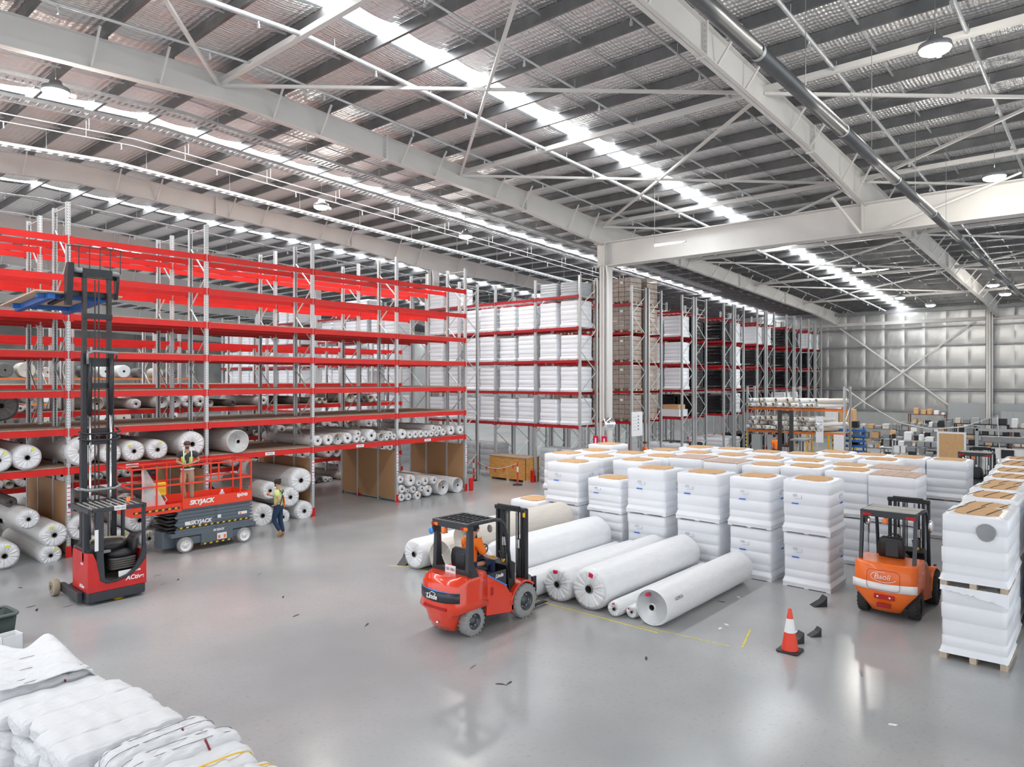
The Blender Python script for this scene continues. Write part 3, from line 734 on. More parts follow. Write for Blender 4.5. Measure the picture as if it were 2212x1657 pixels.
BACK = [(18.75, [14.0, 12.72, 11.3], 'second row'), (20.1, [13.75, 12.4, 11.2, 10.1, 9.0, 7.8, 6.7, 5.55, 4.45], 'third row'), (21.55, [11.9, 10.7, 9.5, 8.35, 7.15, 6.0, 4.85], 'fourth row'),
        (23.3, [11.5, 10.3, 9.1, 7.9, 6.8, 5.6], 'fifth row'), (25.0, [7.4, 6.3, 5.2, 4.1], 'sixth row')]
for X, ys, nm in BACK:
    for i, y in enumerate(ys):
        flat = (X == 20.1 and i in (3, 4, 8)) or (X == 21.55 and i == 6); s = random.uniform(0.97, 1.03)
        place('plainlow', X, y, 0, 'lower white wrapped load, %s from the left in the %s' % (ORD[i], nm), FG, None, s)
        place('flat' if flat else 'plain', X, y, 1.2 * s + 0.01, 'upper white wrapped load with %s top, %s from the left in the %s' % ('flat brown' if flat else 'tan', ORD[i], nm), FG)
for z, w_ in ((0, 'lower'), (1.21, 'upper')): place('plain', 22.3, 14.7, z, '%s white wrapped load standing alone by the pale column' % w_, FG)
for k in range(10):
    X = 14.66 + 1.36 * k; y = 1.97 + 0.055 * k
    s = 1.02 if k == 0 else random.uniform(0.95, 1.0)
    place('longlow', X, y, 0, 'lower white wrapped load, %s from the front in the right hand line' % ORD[k], FG, 0.0 if k == 0 else None, s)
    place('long', X + (-0.03 if k == 0 else 0), y, 1.22 * s + 0.012, 'upper white load with strapped tan top, %s from the front, right hand line' % ORD[k], FG, 0.01 if k == 0 else None, s)
    if k >= 2:
        place('longlow', X, y - 1.15, 0, 'lower white wrapped load, %s from the front in the outermost right line' % ORD[k - 2], FG)
        place('long', X, y - 1.15, 1.23, 'upper white wrapped load, %s from the front in the outermost right line' % ORD[k - 2], FG)
# torn patch on the nearest load and skirt of loose film
t = MB(); t.add([(14.66 - 0.668, 1.78 + 0.14 * math.cos(a) * (1 + 0.06 * math.sin(3 * a)), 2.25 + 0.15 * math.sin(a)) for a in [i * PI / 8 for i in range(16)]], [list(range(16))])
tag(t.build('torn_patch', STEEL), 'round torn hole in the film of the nearest right hand load', 'tear')
ff = MB(); rnd = random.Random(3); top = []; bot = []
for i in range(25):
    y = 2.44 - 0.98 * i / 24; top.append((14.66 - 0.665 - 0.01 * (i % 2), y, 1.275)); bot.append((14.66 - 0.69 - rnd.uniform(0, 0.04), y, 1.275 - 0.06 - 0.14 * (i / 24) ** 2 - rnd.uniform(0, 0.03)))
ff.add(top + bot, [(i, i + 1, 26 + i, 25 + i) for i in range(24)], 0, True)
tag(ff.build('loose_film', WRAP), 'loose flap of white film between the two nearest right hand loads', 'film')

RG = 'wrapped loads on the pallet racks'
Zs = [0.0] + PLV
SH = ['floor level', 'first shelf', 'second shelf', 'third shelf', 'fourth shelf', 'top shelf']
def rackload(key, X0, bay, pos, lvl, rowname, sz=1.0, dx=0.7):
    y = Y1 + bay * BAY + 0.66 + pos * 1.22; z = Zs[lvl] + (0.003 if lvl else 0)
    place(key, X0 + dx, y, z, '%s load, %s, %s, %s bay, %s' % ({'rackw': 'white wrapped', 'rackg': 'dusty grey wrapped', 'rackb': 'black wrapped', 'carton': 'filmed brown carton'}[key], SH[lvl], 'right' if pos == 0 else 'left', ORD[bay], rowname), RG, None, sz)
for bay in range(0, 13):
    for lvl in range(0, 6):
        for pos in (0, 1):
            if bay in (4, 8): continue
            if lvl == 0:
                if bay == 1: continue
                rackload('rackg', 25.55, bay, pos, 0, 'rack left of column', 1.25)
            elif lvl == 5:
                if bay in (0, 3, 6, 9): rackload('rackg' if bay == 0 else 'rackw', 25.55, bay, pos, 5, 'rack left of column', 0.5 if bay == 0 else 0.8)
            elif random.random() < (1.0 if bay < 5 else 0.85): rackload('rackw', 25.55, bay, pos, lvl, 'rack left of column', random.uniform(0.92, 1.0))
for bay in (0, 1):
    for lvl in range(1, 6):
        for pos in (0, 1):
            rackload('carton', PX[0], bay, pos, lvl, 'carton rack near side'); 
            if bay == 0: rackload('carton' if pos == 0 else 'carton', PX[0] + 1.6, bay, pos, lvl, 'carton rack far side', 1.1 if lvl == 5 else 1.0)
for ri, x in enumerate(PX[1:]):
    rn = 'double rack %s right of cartons' % ORD[ri]
    for lvl in range(0, 5):
        for pos in (0, 1):
            for side, dx in (('near side', 0), ('far side', 1.62)):
                if ri == 0: key = 'rackw' if side == 'near side' else 'rackb'
                elif ri == 1: key = 'rackb' if side == 'near side' and lvl else 'rackw'
                elif ri == 2: key = 'rackw' if (lvl == 4) else 'rackb'
                else: key = 'rackb' if (lvl + pos + ri) % 4 else 'rackw'
                if ri == 0 and lvl == 1 and side == 'near side': continue
                rackload(key, x + dx, 0, pos, lvl, rn + ' ' + side, random.uniform(0.94, 1.0))
t = thing('carton_pair', 'pair of small brown cartons on a white board, first shelf, white load rack', 'carton', (35.8, 19.2, 3.15))
MB().box(-0.4, 0.4, -0.45, 0.02, 0, 0.25).build('carton', CARD, t); MB().box(-0.4, 0.4, 0.04, 0.5, 0, 0.25).build('carton', CARD, t)
MB().box(-0.5, 0.5, -0.55, 0.6, -0.4, -0.01).build('white_base', WRAP, t)
t = thing('notice_board', 'white notice board with printed lines on the rack end right of the column', 'sign', (29.8, 18.35, 2.0))
MB().box(0, 1.0, -0.06, -0.03, 0, 1.2).build('panel', PAPER, t)
mb = MB()
for k in range(5): mb.box(0.55, 0.65, -0.066, -0.06, 0.3 + 0.16 * k, 0.38 + 0.16 * k); mb.box(0.1, 0.45, -0.066, -0.06, 0.3 + 0.16 * k, 0.31 + 0.16 * k)
mb.build('printed_lines', INK, t)

# ------------------------------------------------------------------ rolls
def roll_face(mb, style, rnd, flip=False):
    n = 72; rings = []
    prof = {'wrap': [(1.0, 0.03), (0.97, 0.005), (0.8, 0.0), (0.55, 0.0), (0.3, 0.003), (0.2, 0.01)],
            'spiral': [(1.0, 0.01), (0.98, 0.0)] + [(0.93 - 0.085 * k + d, (0.0 if q else 0.012)) for k in range(9) for (d, q) in ((0.0, 1), (-0.03, 0))] + [(0.17, 0.0)],
            'tube': [(1.0, 0.0), (0.93, 0.0), (0.92, 0.05), (0.5, 0.055), (0.2, 0.05)]}[style]
    for r, x in prof:
        ring = []
        for k in range(n):
            t = 2 * PI * k / n
            pl = (0.0045 * math.sin(k * 2.1 + 1) + 0.0035 * math.sin(k * 1.27 + 2)) * (1 - abs(r - 0.6)) if style == 'wrap' and 0.19 < r < 0.95 else 0
            rr = r * (1 + (0.012 * math.sin(5 * t + 1) if r > 0.9 and style != 'tube' else 0)); ring.append((x + pl, rr * math.cos(t), rr * math.sin(t)))
        rings.append(ring)
    return rings
def roll_proto(key, body, facem, style):
    rnd = random.Random(len(key)); r = thing('fabric_roll', 'x', 'roll', (0, 0, -50)); mb = MB(); n = 72
    fr = roll_face(mb, style, rnd); mb.loft(fr[::-1], 1, True, (False, False))
    rings = [fr[0]]
    for i in range(1, 13):
        x = i / 12; ring = []
        for k in range(n):
            t = 2 * PI * k / n; rr = 1 + 0.012 * math.sin(5 * t + 1) + 0.008 * math.sin(i * 1.9 + k * 0.5); ring.append((x if i < 12 else 0.995, rr * math.cos(t), rr * math.sin(t)))
        rings.append(ring)
    rings.append([(1.0, 0.01 * math.cos(2 * PI * k / n), 0.01 * math.sin(2 * PI * k / n)) for k in range(n)])
    mb.loft(rings, 0, True, (False, False)); link('roll_body', mb.mesh('roll_body', [body, facem]), r)
    cr = {'wrap': 0.2, 'spiral': 0.17, 'tube': 0.2}[style]
    c = MB().lathe([(0.02, cr), (0.0, cr * 0.98), (0.0, cr * 0.84)], 20, 'x', mi=0).lathe([(0.0, cr * 0.84), (0.06, cr * 0.8), (0.06, 0.001)], 20, 'x', mi=1)
    c.build('core_tube', [COREL, CORE_SHADE], r)
    PROTO[key] = [r]
roll_proto('wrap', ROLLW, ROLLW, 'wrap'); roll_proto('wrapg', ROLLG, ROLLW, 'wrap'); roll_proto('spiral', ROLLG, ROLLG, 'spiral'); roll_proto('spiralw', ROLLW, ROLLW, 'spiral')
roll_proto('dark', ROLLD, ROLLD, 'wrap'); roll_proto('cream', CREAMR, CREAMR, 'spiral'); roll_proto('tube', ROLLW, ROLLW, 'tube')
STK = {}
for k, m_ in (('o', STO), ('y', STY), ('r', STR)):
    STK[k] = MB().box(-0.012, -0.002, -0.11, 0.11, 0.62, 0.8).mesh('sticker', m_)
def roll(key, x, y, z, R, L, label, group, axis='y', st=None, squash=1.0, lean=0):
    src = PROTO[key][0]; o = copy_thing(src, (x, y, z), PI / 2 if axis == 'y' else lean, label); o.scale = (L, R, R * squash); o['group'] = group
    if st:
        a = random.uniform(-0.7, 0.7); s = link('sticker', STK[st], o); s.rotation_euler = (a, 0, 0)
        if key in ('wrap', 'wrapg'): s.location = (0.004, 0, 0)
    return o
GS = 'rolls on the front red rack'
def rolls_px(items, Yf, L, gname, sticker, default='wrapg', rest=None):
    for i, it in enumerate(items):
        px, py, rp = it[:3]; key = it[3] if len(it) > 3 else default; st = it[4] if len(it) > 4 else sticker
        X, Z, d = on_plane_y(px, py, Yf); R = rp * d / FPX * 0.98
        if rest is not None and Z - R < rest + 0.3 * R: Z = rest + R
        roll(key, X, Yf, Z, R, L, '%s roll, %s %s' % ({'wrapg': 'white wrapped', 'wrap': 'white wrapped', 'spiral': 'grey spiral faced', 'spiralw': 'white spiral faced', 'dark': 'dark grey', 'cream': 'cream'}[key], ORD[i], gname), GS, st=st)
D0 = 2.455
rolls_px([(-3, 993, 27), (59.6, 990, 28), (177, 978, 32), (240, 980, 21.5), (290, 976, 23), (341, 975, 22), (416, 964, 28, 'wrapg', None), (514.6, 955.6, 25.5, 'spiral', None)], Y0 - 0.12, 3.5, 'from the left on the first shelf, left bays', 'y', rest=D0)
rolls_px([(687, 955, 12), (710, 953, 12), (730, 950, 12.5, 'spiral'), (751.5, 948.3, 12.5), (774, 937, 8), (771, 951, 9), (785, 949, 7), (803, 944, 14), (824, 945, 8.5, 'spiral'), (836, 947, 7), (843, 937, 6), (851, 947, 7.5)], Y0 - 0.1, 3.5, 'from the left on the first shelf, second-last bay', 'o', rest=D0)
rolls_px([(870, 940, 11.5), (886, 940, 8.5), (898, 939, 8.5), (910, 938.5, 8.5), (921, 938.5, 7.5), (932, 938.5, 7.5), (944, 939, 6.5), (937, 925, 7.5), (949, 926.5, 7.5), (958, 935.5, 8.5), (975, 930, 11), (995, 930, 10)], Y0 - 0.1, 3.5, 'from the left on the first shelf, last bay', 'o', rest=D0)
rolls_px([(865.7, 1036.4, 9), (888, 1038, 13.5), (905.5, 1044, 7), (919.4, 1039.4, 9.5), (938.7, 1037.6, 9), (869, 1057, 9.5), (880.5, 1060.5, 5), (893.5, 1058, 8), (912, 1055.7, 7), (925, 1060.5, 12.5), (868, 1075, 9), (883, 1073.8, 8.5), (903, 1070.8, 10), (957, 1052.7, 17, 'spiralw'), (988.8, 1047.9, 16.5, 'spiralw', None)], Y0 - 0.05, 3.6, 'of the floor pile under the last bay', 'o')
rolls_px([(650.7, 1037.8, 27), (628, 1074, 22), (658, 1104, 22), (568, 1114, 26), (612, 1117, 17), (530, 1120, 17), (584, 1060, 20)], Y0 - 0.05, 3.6, 'of the floor pile behind the walking worker', None)
rolls_px([(302, 1124, 26), (323, 1163.5, 18), (263, 1165, 21), (175, 1140, 27), (200, 1180, 22), (366, 1120, 24), (357, 1160, 14)], Y0 - 0.05, 3.6, 'of the floor rolls behind the scissor lift', 'y')
rolls_px([(118, 1156, 27), (110, 1200, 22), (10, 1201.5, 30), (62, 1122, 22, 'wrapg', None)], Y0 - 0.15, 3.6, 'of the floor pile at the far left', 'y')
rolls_px([(3, 877, 34, 'dark', None), (24, 1085, 12, 'dark', None)], Y0 + 0.9, 2.6, 'of two dim ones at the left edge', None)
# rolls deeper, second rack
rr = random.Random(11); cnt = 0
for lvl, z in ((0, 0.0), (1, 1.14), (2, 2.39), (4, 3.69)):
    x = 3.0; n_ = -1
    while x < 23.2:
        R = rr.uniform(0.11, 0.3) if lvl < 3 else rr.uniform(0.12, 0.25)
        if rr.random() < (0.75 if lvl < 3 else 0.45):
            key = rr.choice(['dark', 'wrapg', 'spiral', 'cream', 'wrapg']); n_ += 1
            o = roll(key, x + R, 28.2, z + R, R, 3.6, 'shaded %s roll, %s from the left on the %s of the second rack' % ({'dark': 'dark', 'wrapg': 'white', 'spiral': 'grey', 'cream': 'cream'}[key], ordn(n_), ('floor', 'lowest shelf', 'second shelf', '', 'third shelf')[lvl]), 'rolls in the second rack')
        x += 2 * R + 0.03
for i, x in enumerate([7.4 + 1.2 * k for k in range(14)]):
    for z in (3.24, 4.94, 1.54):
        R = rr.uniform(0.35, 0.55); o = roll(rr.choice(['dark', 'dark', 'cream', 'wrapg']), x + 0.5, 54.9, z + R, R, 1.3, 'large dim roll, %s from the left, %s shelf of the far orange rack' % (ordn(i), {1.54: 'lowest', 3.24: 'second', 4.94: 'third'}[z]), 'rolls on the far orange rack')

# loose rolls on the floor beside the forklift (axis along X)
FLR = [('spiralw', 12.1, 6.98, 0.36, 0.36, 4.05, 'r', 'thick white roll with open spiral end, nearest to the traffic cone'),
 ('wrap', 12.2, 7.5, 0.13, 0.13, 3.6, 'r', 'thin white roll tucked against the thick spiral ended one'),
 ('wrap', 12.05, 7.82, 0.16, 0.16, 4.0, 'r', 'thin white roll, second of the two thin ones'),
 ('wrap', 12.05, 8.44, 0.44, 0.44, 4.2, 'r', 'big pleated white roll left of the two thin ones'),
 ('wrap', 12.05, 9.27, 0.38, 0.38, 4.2, 'r', 'big pleated white roll right of the hollow flanged one'),
 ('tube', 11.85, 9.93, 0.27, 0.27, 4.3, None, 'white roll with a hollow flanged end beside the forklift wheel'),
 ('wrap', 12.1, 10.42, 0.21, 0.21, 4.1, None, 'narrow white roll between the flanged roll and the tall one'),
 ('wrap', 12.2, 11.14, 0.5, 0.5, 4.1, None, 'tall white roll behind the forklift mast'),
 ('wrap', 12.2, 11.92, 0.26, 0.26, 3.7, None, 'white roll on the floor carrying the raised roll'),
 ('cream', 11.9, 12.76, 0.42, 0.42, 3.6, None, 'cream roll on the floor seen through the forklift cab'),
 ('cream', 12.1, 12.12, 0.93, 0.40, 3.9, None, 'cream roll lying on top of the others behind the driver'),
 ('wrap', 11.75, 13.6, 0.38, 0.38, 3.2, None, 'white roll at the left end beside the black wedge')]
for key, x, y, z, R, L, st, lab in FLR:
    o = roll(key, x, y, z, R, L, lab, None, 'x', st)
    if 'group' in o: del o['group']
t = bpy.data.objects.get('x')
mbt = text('1629018', 0.09, INK, None, (12.55, 6.63, 0.52), (PI / 2 - 0.5, 0, 0.0)); tag(mbt, 'handwritten number on the spiral ended white roll', 'writing')

# ------------------------------------------------------------------ vehicles
def wheel(root, x, y, r, wd, tyre, rim, side, lugs=True, name='wheel', hub=None, rimr=0.55):
    w_ = link(name, None, root, (x, y, r)); mb = MB(); h = wd / 2
    mb.lathe([(-h, r * rimr), (-h, r * 0.86), (-h * 0.85, r * 0.96), (-h * 0.4, r), (h * 0.4, r), (h * 0.85, r * 0.96), (h, r * 0.86), (h, r * rimr)], 40, 'y')
    if lugs:
        for k in range(20):
            for sgn in (-1, 1):
                a = 2 * PI * (k + (0.5 if sgn > 0 else 0)) / 20; M = Matrix.Rotation(a, 4, 'Y')
                mb.box(-r * 0.06, r * 0.06, sgn * h * 0.97 - (h * 0.72 if sgn > 0 else 0) , sgn * h * 0.97 + (0 if sgn > 0 else h * 0.72), r * 0.93, r * 1.003, 0, M)
    mb.build('tyre', tyre, w_)
    s = side
    MB().lathe([(s * h * 0.9, r * rimr), (s * h * 0.75, r * rimr * 0.85), (s * h * 0.45, r * rimr * 0.8), (s * h * 0.4, r * 0.28), (s * h * 0.8, r * 0.22), (s * h * 0.85, 0.001)], 28, 'y').lathe([(-s * h * 0.6, r * rimr), (-s * h * 0.6, 0.001)], 24, 'y').build('rim', rim, w_)
    bl = MB()
    for k in range(6): a = PI / 3 * k; bl.lathe([(s * h * 0.42, 0.014), (s * h * 0.6, 0.014), (s * h * 0.6, 0.001)], 6, 'y', (r * 0.36 * math.cos(a), 0, r * 0.36 * math.sin(a)))
    bl.build('wheel_bolt', CHR, w_)
    return w_
def seat(root, x, y, z, m=BLK):
    s = link('seat', None, root, (x, y, z))
    MB().loft([[(px, py, 0) for px, py in rrect(-0.2, 0.26, -0.23, 0.23, 0.08)], [(px, py, 0.07) for px, py in rrect(-0.22, 0.28, -0.25, 0.25, 0.1)], [(px, py, 0.13) for px, py in rrect(-0.17, 0.22, -0.2, 0.2, 0.1)]], 0, True).build('cushion', m, s)
    rings = []
    for zz, w2, xo, th in ((0.06, 0.23, -0.2, 0.06), (0.2, 0.255, -0.24, 0.07), (0.36, 0.25, -0.26, 0.06), (0.48, 0.22, -0.27, 0.05), (0.53, 0.16, -0.27, 0.03)):
        rings.append([(xo + px, py, zz) for px, py in rrect(-th, th, -w2, w2, 0.04)])
    MB().loft(rings, 0, True).build('backrest', m, s)
    MB().box(-0.33, -0.3, -0.15, 0.1, 0.12, 0.44).build('back_panel', DGR, s, 0.02); return s
def cw_ring(z, x0, x1, hw, r, rear=0.0):
    # plan ring with a rounded tail (x0 is the rear)
    pts = []
    for i in range(9):
        a = -1 + 2 * i / 8; pts.append((x0 + rear * a * a * abs(a), -hw * a * 0 + a * hw * 0.97))
    pts = [(x0 + rear * abs(a) ** 3, a * hw) for a in [-1 + 2 * i / 12 for i in range(13)]]
    pts += [(x0 + rear + (x1 - x0 - rear) * k, hw) for k in (0.3, 0.65, 1)] + [(x1, 0)] + [(x0 + rear + (x1 - x0 - rear) * k, -hw) for k in (1, 0.65, 0.3)]
    return [(x, y, z) for x, y in pts]
def forklift(label, loc, paint, tyre, rim, logo, style):
    R = thing('forklift', label, 'forklift', loc); lin = style == 'a'; hw = 0.51 if lin else 0.56
    # counterweight
    prof = [(0.14, 0.14, 0.30, 0.08), (0.3, 0.05, 0.34, 0.1), (0.46, 0.03, 0.40, 0.1), (0.52, 0.0, 0.55, 0.12), (0.66, 0.0, hw, 0.14), (0.98, 0.01, hw, 0.16), (1.06, 0.05, hw * 0.98, 0.18), (1.14, 0.14, hw * 0.9, 0.2)] if lin else \
           [(0.14, 0.16, 0.26, 0.06), (0.3, 0.06, 0.36, 0.08), (0.48, 0.0, 0.5, 0.1), (0.55, 0.0, hw, 0.1), (0.8, 0.02, hw, 0.1), (1.08, 0.04, hw, 0.1), (1.12, 0.08, hw * 0.97, 0.1)]
    rings = [cw_ring(z, x, (0.3 if z < 0.5 else 0.9), w_, 0.1, rear) for z, x, w_, rear in prof]
    MB().loft(rings, 0, True).build('counterweight', paint, R)
    def band(z0, z1, off, m, name, sub=None, parent=None, ymax=1.0):
        mb = MB(); A = [-1 + 2 * i / 12 for i in range(13)]; lo = []; hi = []; z0_, z1_ = z0, z1
        for a in A:
            a *= ymax; lo.append((-off + 0.005 + 0.15 * abs(a) ** 3 * (1 if lin else 0.66), a * (hw + off), z0 - 0.02 * (1 - abs(a)) * (0 if lin else 1))); hi.append((-off + 0.008 + 0.15 * abs(a) ** 3 * (1 if lin else 0.66), a * (hw + off), z1 - 0.03 * (1 - abs(a)) * (0 if lin else 1)))
        if lin: lo = [(x, y, z + 0.05 * abs(y)) for x, y, z in lo]
        n = len(lo); mb.add(lo + hi, [(i, i + 1, n + i + 1, n + i) for i in range(n - 1)], 0, True)
        o = mb.build(name, m, parent or R); sd = o.modifiers.new('s', 'SOLIDIFY'); sd.thickness = 0.012; return o
    if lin:
        bnd = band(0.68, 0.88, 0.014, DGR, 'rear_panel'); band(0.875, 0.9, 0.02, BLUEL, 'blue_trim', parent=bnd)
        lg = text(logo, 0.13, WHITEP, bnd, (-0.022, 0.06, 0.77), RXM, shear=0.3, bold=0.004); 
        MB().tube([(-0.02, 0.22, 0.80), (-0.022, 0.12, 0.815), (-0.022, 0.06, 0.86), (-0.022, -0.02, 0.85), (-0.022, -0.06, 0.82)], 0.006, 5).build('logo_swoosh', WHITEP, bnd)
        MB().box(-0.004, 0.05, -0.3, 0.3, 0.55, 0.6).build('grille_slot', DRED, R)
    else:
        band(0.6, 0.76, 0.03, WHITEP, 'white_stripe')
        dr = MB().tube([(-0.032 + 0.2 * abs(y2) ** 3, -y2, z) for y2, z in rrect(-0.3, 0.3, 0.6, 1.0, 0.08)], 0.004, 5, closed=True).build('hatch_line', DRED, R)
        text(logo, 0.15, WHITEP, R, (-0.036, 0.02, 0.87), RXM, shear=0.2)
        MB().tube([(-0.03, -0.01 + 0.235 * math.cos(a), 0.865 + 0.1 * math.sin(a)) for a in [-PI * 0.9 + i * PI * 1.45 / 20 for i in range(21)]], 0.006, 5).build('logo_ring', WHITEP, R)
        MB().box(-0.02, 0.02, -0.2, 0.17, 0.42, 0.52).build('light_recess', LAMPR, R, 0.01)
        MB().box(-0.03, 0.03, -0.13, 0.12, 0.26, 0.34).build('coupling_slot', DRED, R, 0.01)
        for y in (-0.12, 0.1): MB().sphere((-0.022, y, 0.47), 0.028).build('reverse_light', CHR, R)
    MB().sphere((-0.02 + 0.05, -0.05, 0.3), 0.03).build('tow_pin', CHR, R)
    # chassis sides and fenders
    fx = 1.98 if lin else 1.9; fr = 0.34 if lin else 0.36
    side = [(0.88, 0.3), (1.55, 0.2), (1.68, 0.24), (1.66, 0.55), (1.55, 0.6), (1.42, 0.78), (0.9, 1.08)]
    for sy in (-1, 1):
        MB().prism(side, sy * hw, sy * (hw - 0.09)).build('side_panel', paint if lin else mat('dusty_orange', (0.62, 0.16, 0.07), 0.7, noise=0.2), R, 0.015)
        arc = []
        for i in range(11):
            a = PI * (1.0 - i * 0.075) if True else 0; arc.append((fx + (fr + 0.08) * math.cos(a) * 1.0, fr + (fr + 0.07) * math.sin(a)))
        inner = [(fx + (fr + 0.03) * math.cos(PI * (1.0 - i * 0.075)), fr + (fr + 0.03) * math.sin(PI * (1.0 - i * 0.075))) for i in range(11)]
        MB().prism(arc + inner[::-1], sy * (hw + 0.02), sy * (hw - 0.22)).build('front_fender', paint, R, 0.01)
        MB().prism([(1.6, 0.2), (1.66, 0.2), (1.7, 0.4), (1.6, 0.6)], sy * hw, sy * (hw - 0.2)).build('fender_foot', paint, R)
    MB().box(0.35, 1.75, -0.45, 0.45, 0.2, 0.5).build('chassis', DGR, R)
    MB().box(1.35, 1.78, -0.5, 0.5, 0.44, 0.5).build('floor_plate', BLK, R)
    MB().prism([(0.86, 0.5), (1.4, 0.5), (1.4, 0.93), (1.32, 1.0), (0.9, 1.03), (0.6, 1.03)], -hw + 0.04, hw - 0.04).build('seat_hood', DGR if lin else STEEL, R, 0.02)
    if lin:
        for sy in (-1, 1):
            tri = MB().prism([(0.92, 1.08), (1.42, 1.08), (1.42, 0.78)], sy * (hw + 0.004), sy * (hw - 0.02)).build('hood_side', DGR, R)
            MB().bar((0.9, sy * (hw + 0.006), 1.07), (1.44, sy * (hw + 0.006), 0.765), 0.012, 0.02).build('blue_edge', BLUEL, tri)
        text(logo, 0.1, WHITEP, R, (1.22, -hw - 0.008, 1.0), RX, shear=0.3, bold=0.003)
        MB().box(0.98, 1.06, -hw - 0.004, -hw + 0.01, 0.66, 0.82).build('filler_flap', DRED, R)
    # wheels
    for sy in (-1, 1):
        wheel(R, 0.56 if lin else 0.5, sy * (hw - 0.1), 0.275, 0.19, tyre, rim, sy); wheel(R, fx, sy * (hw - 0.06), fr, 0.24, tyre, rim, sy)
    # seat, dash, steering
    seat(R, 0.98, 0.02, 1.02)
    MB().prism([(1.62, 0.5), (1.8, 0.5), (1.82, 1.12), (1.66, 1.2), (1.52, 1.12), (1.6, 1.0)], -0.42, 0.42).build('dashboard', BLK, R, 0.02)
    for y, z in ((-0.28, 1.17), (0.02, 1.2)): MB().box(1.58, 1.66, y - 0.03, y + 0.03, z - 0.02, z + 0.03).build('yellow_switch', YEL, R, 0.008)
    sw = MB(); c = Vector((1.38, 0.12, 1.36)); ax = Vector((-0.7, 0, 0.72)).normalized(); u = Vector((0, 1, 0)); v = ax.cross(u)
    sw.tube([c + (u * math.cos(a) + v * math.sin(a)) * 0.15 for a in [2 * PI * k / 20 for k in range(20)]], 0.014, 6, closed=True)
    for k in range(3): a = 2 * PI * k / 3; sw.tube([c, c + (u * math.cos(a) + v * math.sin(a)) * 0.15], 0.012, 5)
    sw.tube([c, (1.6, 0.12, 1.1)], 0.03, 8); sw.build('steering_wheel', BLK, R)
    lv = MB()
    for k in range(3): lv.tube([(1.62, -0.2 - 0.07 * k, 1.15), (1.56, -0.2 - 0.07 * k, 1.34)], 0.008, 5).sphere((1.56, -0.2 - 0.07 * k, 1.35), 0.02)
    lv.build('control_lever', BLK, R)
    # overhead guard
    g = link('overhead_guard', None, R); zt = 2.08; rx = 0.42
    for sy in (-1, 1):
        y = sy * (hw - 0.07)
        if lin: MB().prism([(0.5, 1.05), (0.72, 1.05), (0.56, 1.35), (0.54, 2.06), (0.44, 2.06), (0.4, 1.2)], y - 0.045, y + 0.045).build('rear_pillar', DGR, g, 0.01)
        else: MB().bar((0.28, y, 1.08), (0.42, y, 2.06), 0.06, 0.09).build('rear_pillar', DGR, g)
        MB().tube([(0.42, y, zt), (1.15, y, zt), (1.32, y, zt - 0.03), (1.45, y, zt - 0.15), (1.53, y, zt - 0.4), (1.66, y, 0.85)], 0.036, 10).build('front_pillar', DGR, g)
    MB().box(0.38, 0.46, -hw + 0.03, hw - 0.03, zt - 0.1, zt + 0.03).build('rear_bar', DGR, g, 0.01)
    if lin: MB().box(0.4, 0.5, -0.5, 0.5, 1.12, 1.22).build('lower_bar', BLK, g, 0.01)
    MB().box(1.15, 1.2, -hw + 0.05, hw - 0.05, zt - 0.03, zt + 0.03).build('front_bar', DGR, g)
    if lin:
        for k in range(7): y = -0.39 + 0.13 * k; MB().bar((0.44, y, zt + 0.01), (1.18, y, zt + 0.01), 0.022, 0.035).build('roof_slat', DGR, g)
        for x in (0.7, 0.95): MB().bar((x, -0.5, zt), (x, 0.5, zt), 0.03, 0.03).build('roof_crossbar', DGR, g)
    else:
        MB().box(0.44, 0.82, -0.5, 0.5, zt + 0.01, zt + 0.035).build('roof_panel', mat('dusty_roof', (0.42, 0.41, 0.39), 0.7, noise=0.15), g, 0.01)
        MB().box(0.86, 1.18, -0.48, 0.48, zt + 0.01, zt + 0.035).build('roof_panel', mat('dusty_roof', (0.42, 0.41, 0.39), 0.7), g, 0.01)
    for y, s in ((0.4, 1), (-0.4, -1)):
        MB().box(0.36, 0.385, y - 0.09, y - 0.0, zt - 0.09, zt - 0.03).build('tail_light', LAMPO if lin else LAMPR, R, 0.004); MB().box(0.36, 0.385, y, y + 0.08, zt - 0.09, zt - 0.03).build('tail_light', LAMPR, R, 0.004)
    bn = MB().lathe([(0, 0.055), (0.02, 0.055), (0.08, 0.045), (0.09, 0.001)], 16, 'z', (0.36, 0.12 if lin else 0.05, zt - 0.19)).build('beacon', LAMPO, R)
    MB().box(0.3, 0.42, (0.12 if lin else 0.05) - 0.05, (0.12 if lin else 0.05) + 0.05, zt - 0.205, zt - 0.19).box(0.395, 0.42, (0.12 if lin else 0.05) - 0.03, (0.12 if lin else 0.05) + 0.03, zt - 0.2, zt - 0.08).build('lamp_bracket', STEEL, bn)
    MB().box(0.33, 0.4, 0.38, 0.43, zt - 0.22, zt - 0.08).build('lamp_arm', BLK, R)
    if lin: MB().lathe([(0.33, 0.055), (0.31, 0.06), (0.31, 0.001)], 16, 'x', (0, 0.44, zt - 0.2)).build('blue_spotlight', BLUEL, R)
    else: MB().sphere((0.42, 0.4, zt - 0.2), (0.06, 0.07, 0.09)).build('work_light', CHR, R)
    if not lin: MB().sphere((1.3, -hw - 0.03, 1.75), (0.03, 0.05, 0.14)).build('side_mirror', MIRR, R)
    else: MB().sphere((1.28, -hw + 0.3, 1.86), (0.02, 0.07, 0.08)).build('rear_view_mirror', STEEL, R)
    if lin:
        pl = MB().box(0.385, 0.395, -0.16, 0.12, 1.13, 1.28).build('number_plate', PAPER, R); text('1SF-7BU', 0.075, INK, pl, (0.38, -0.02, 1.205), RXM)
    # mast
    m_ = link('mast', None, R); mx = 2.18; mh = 2.14
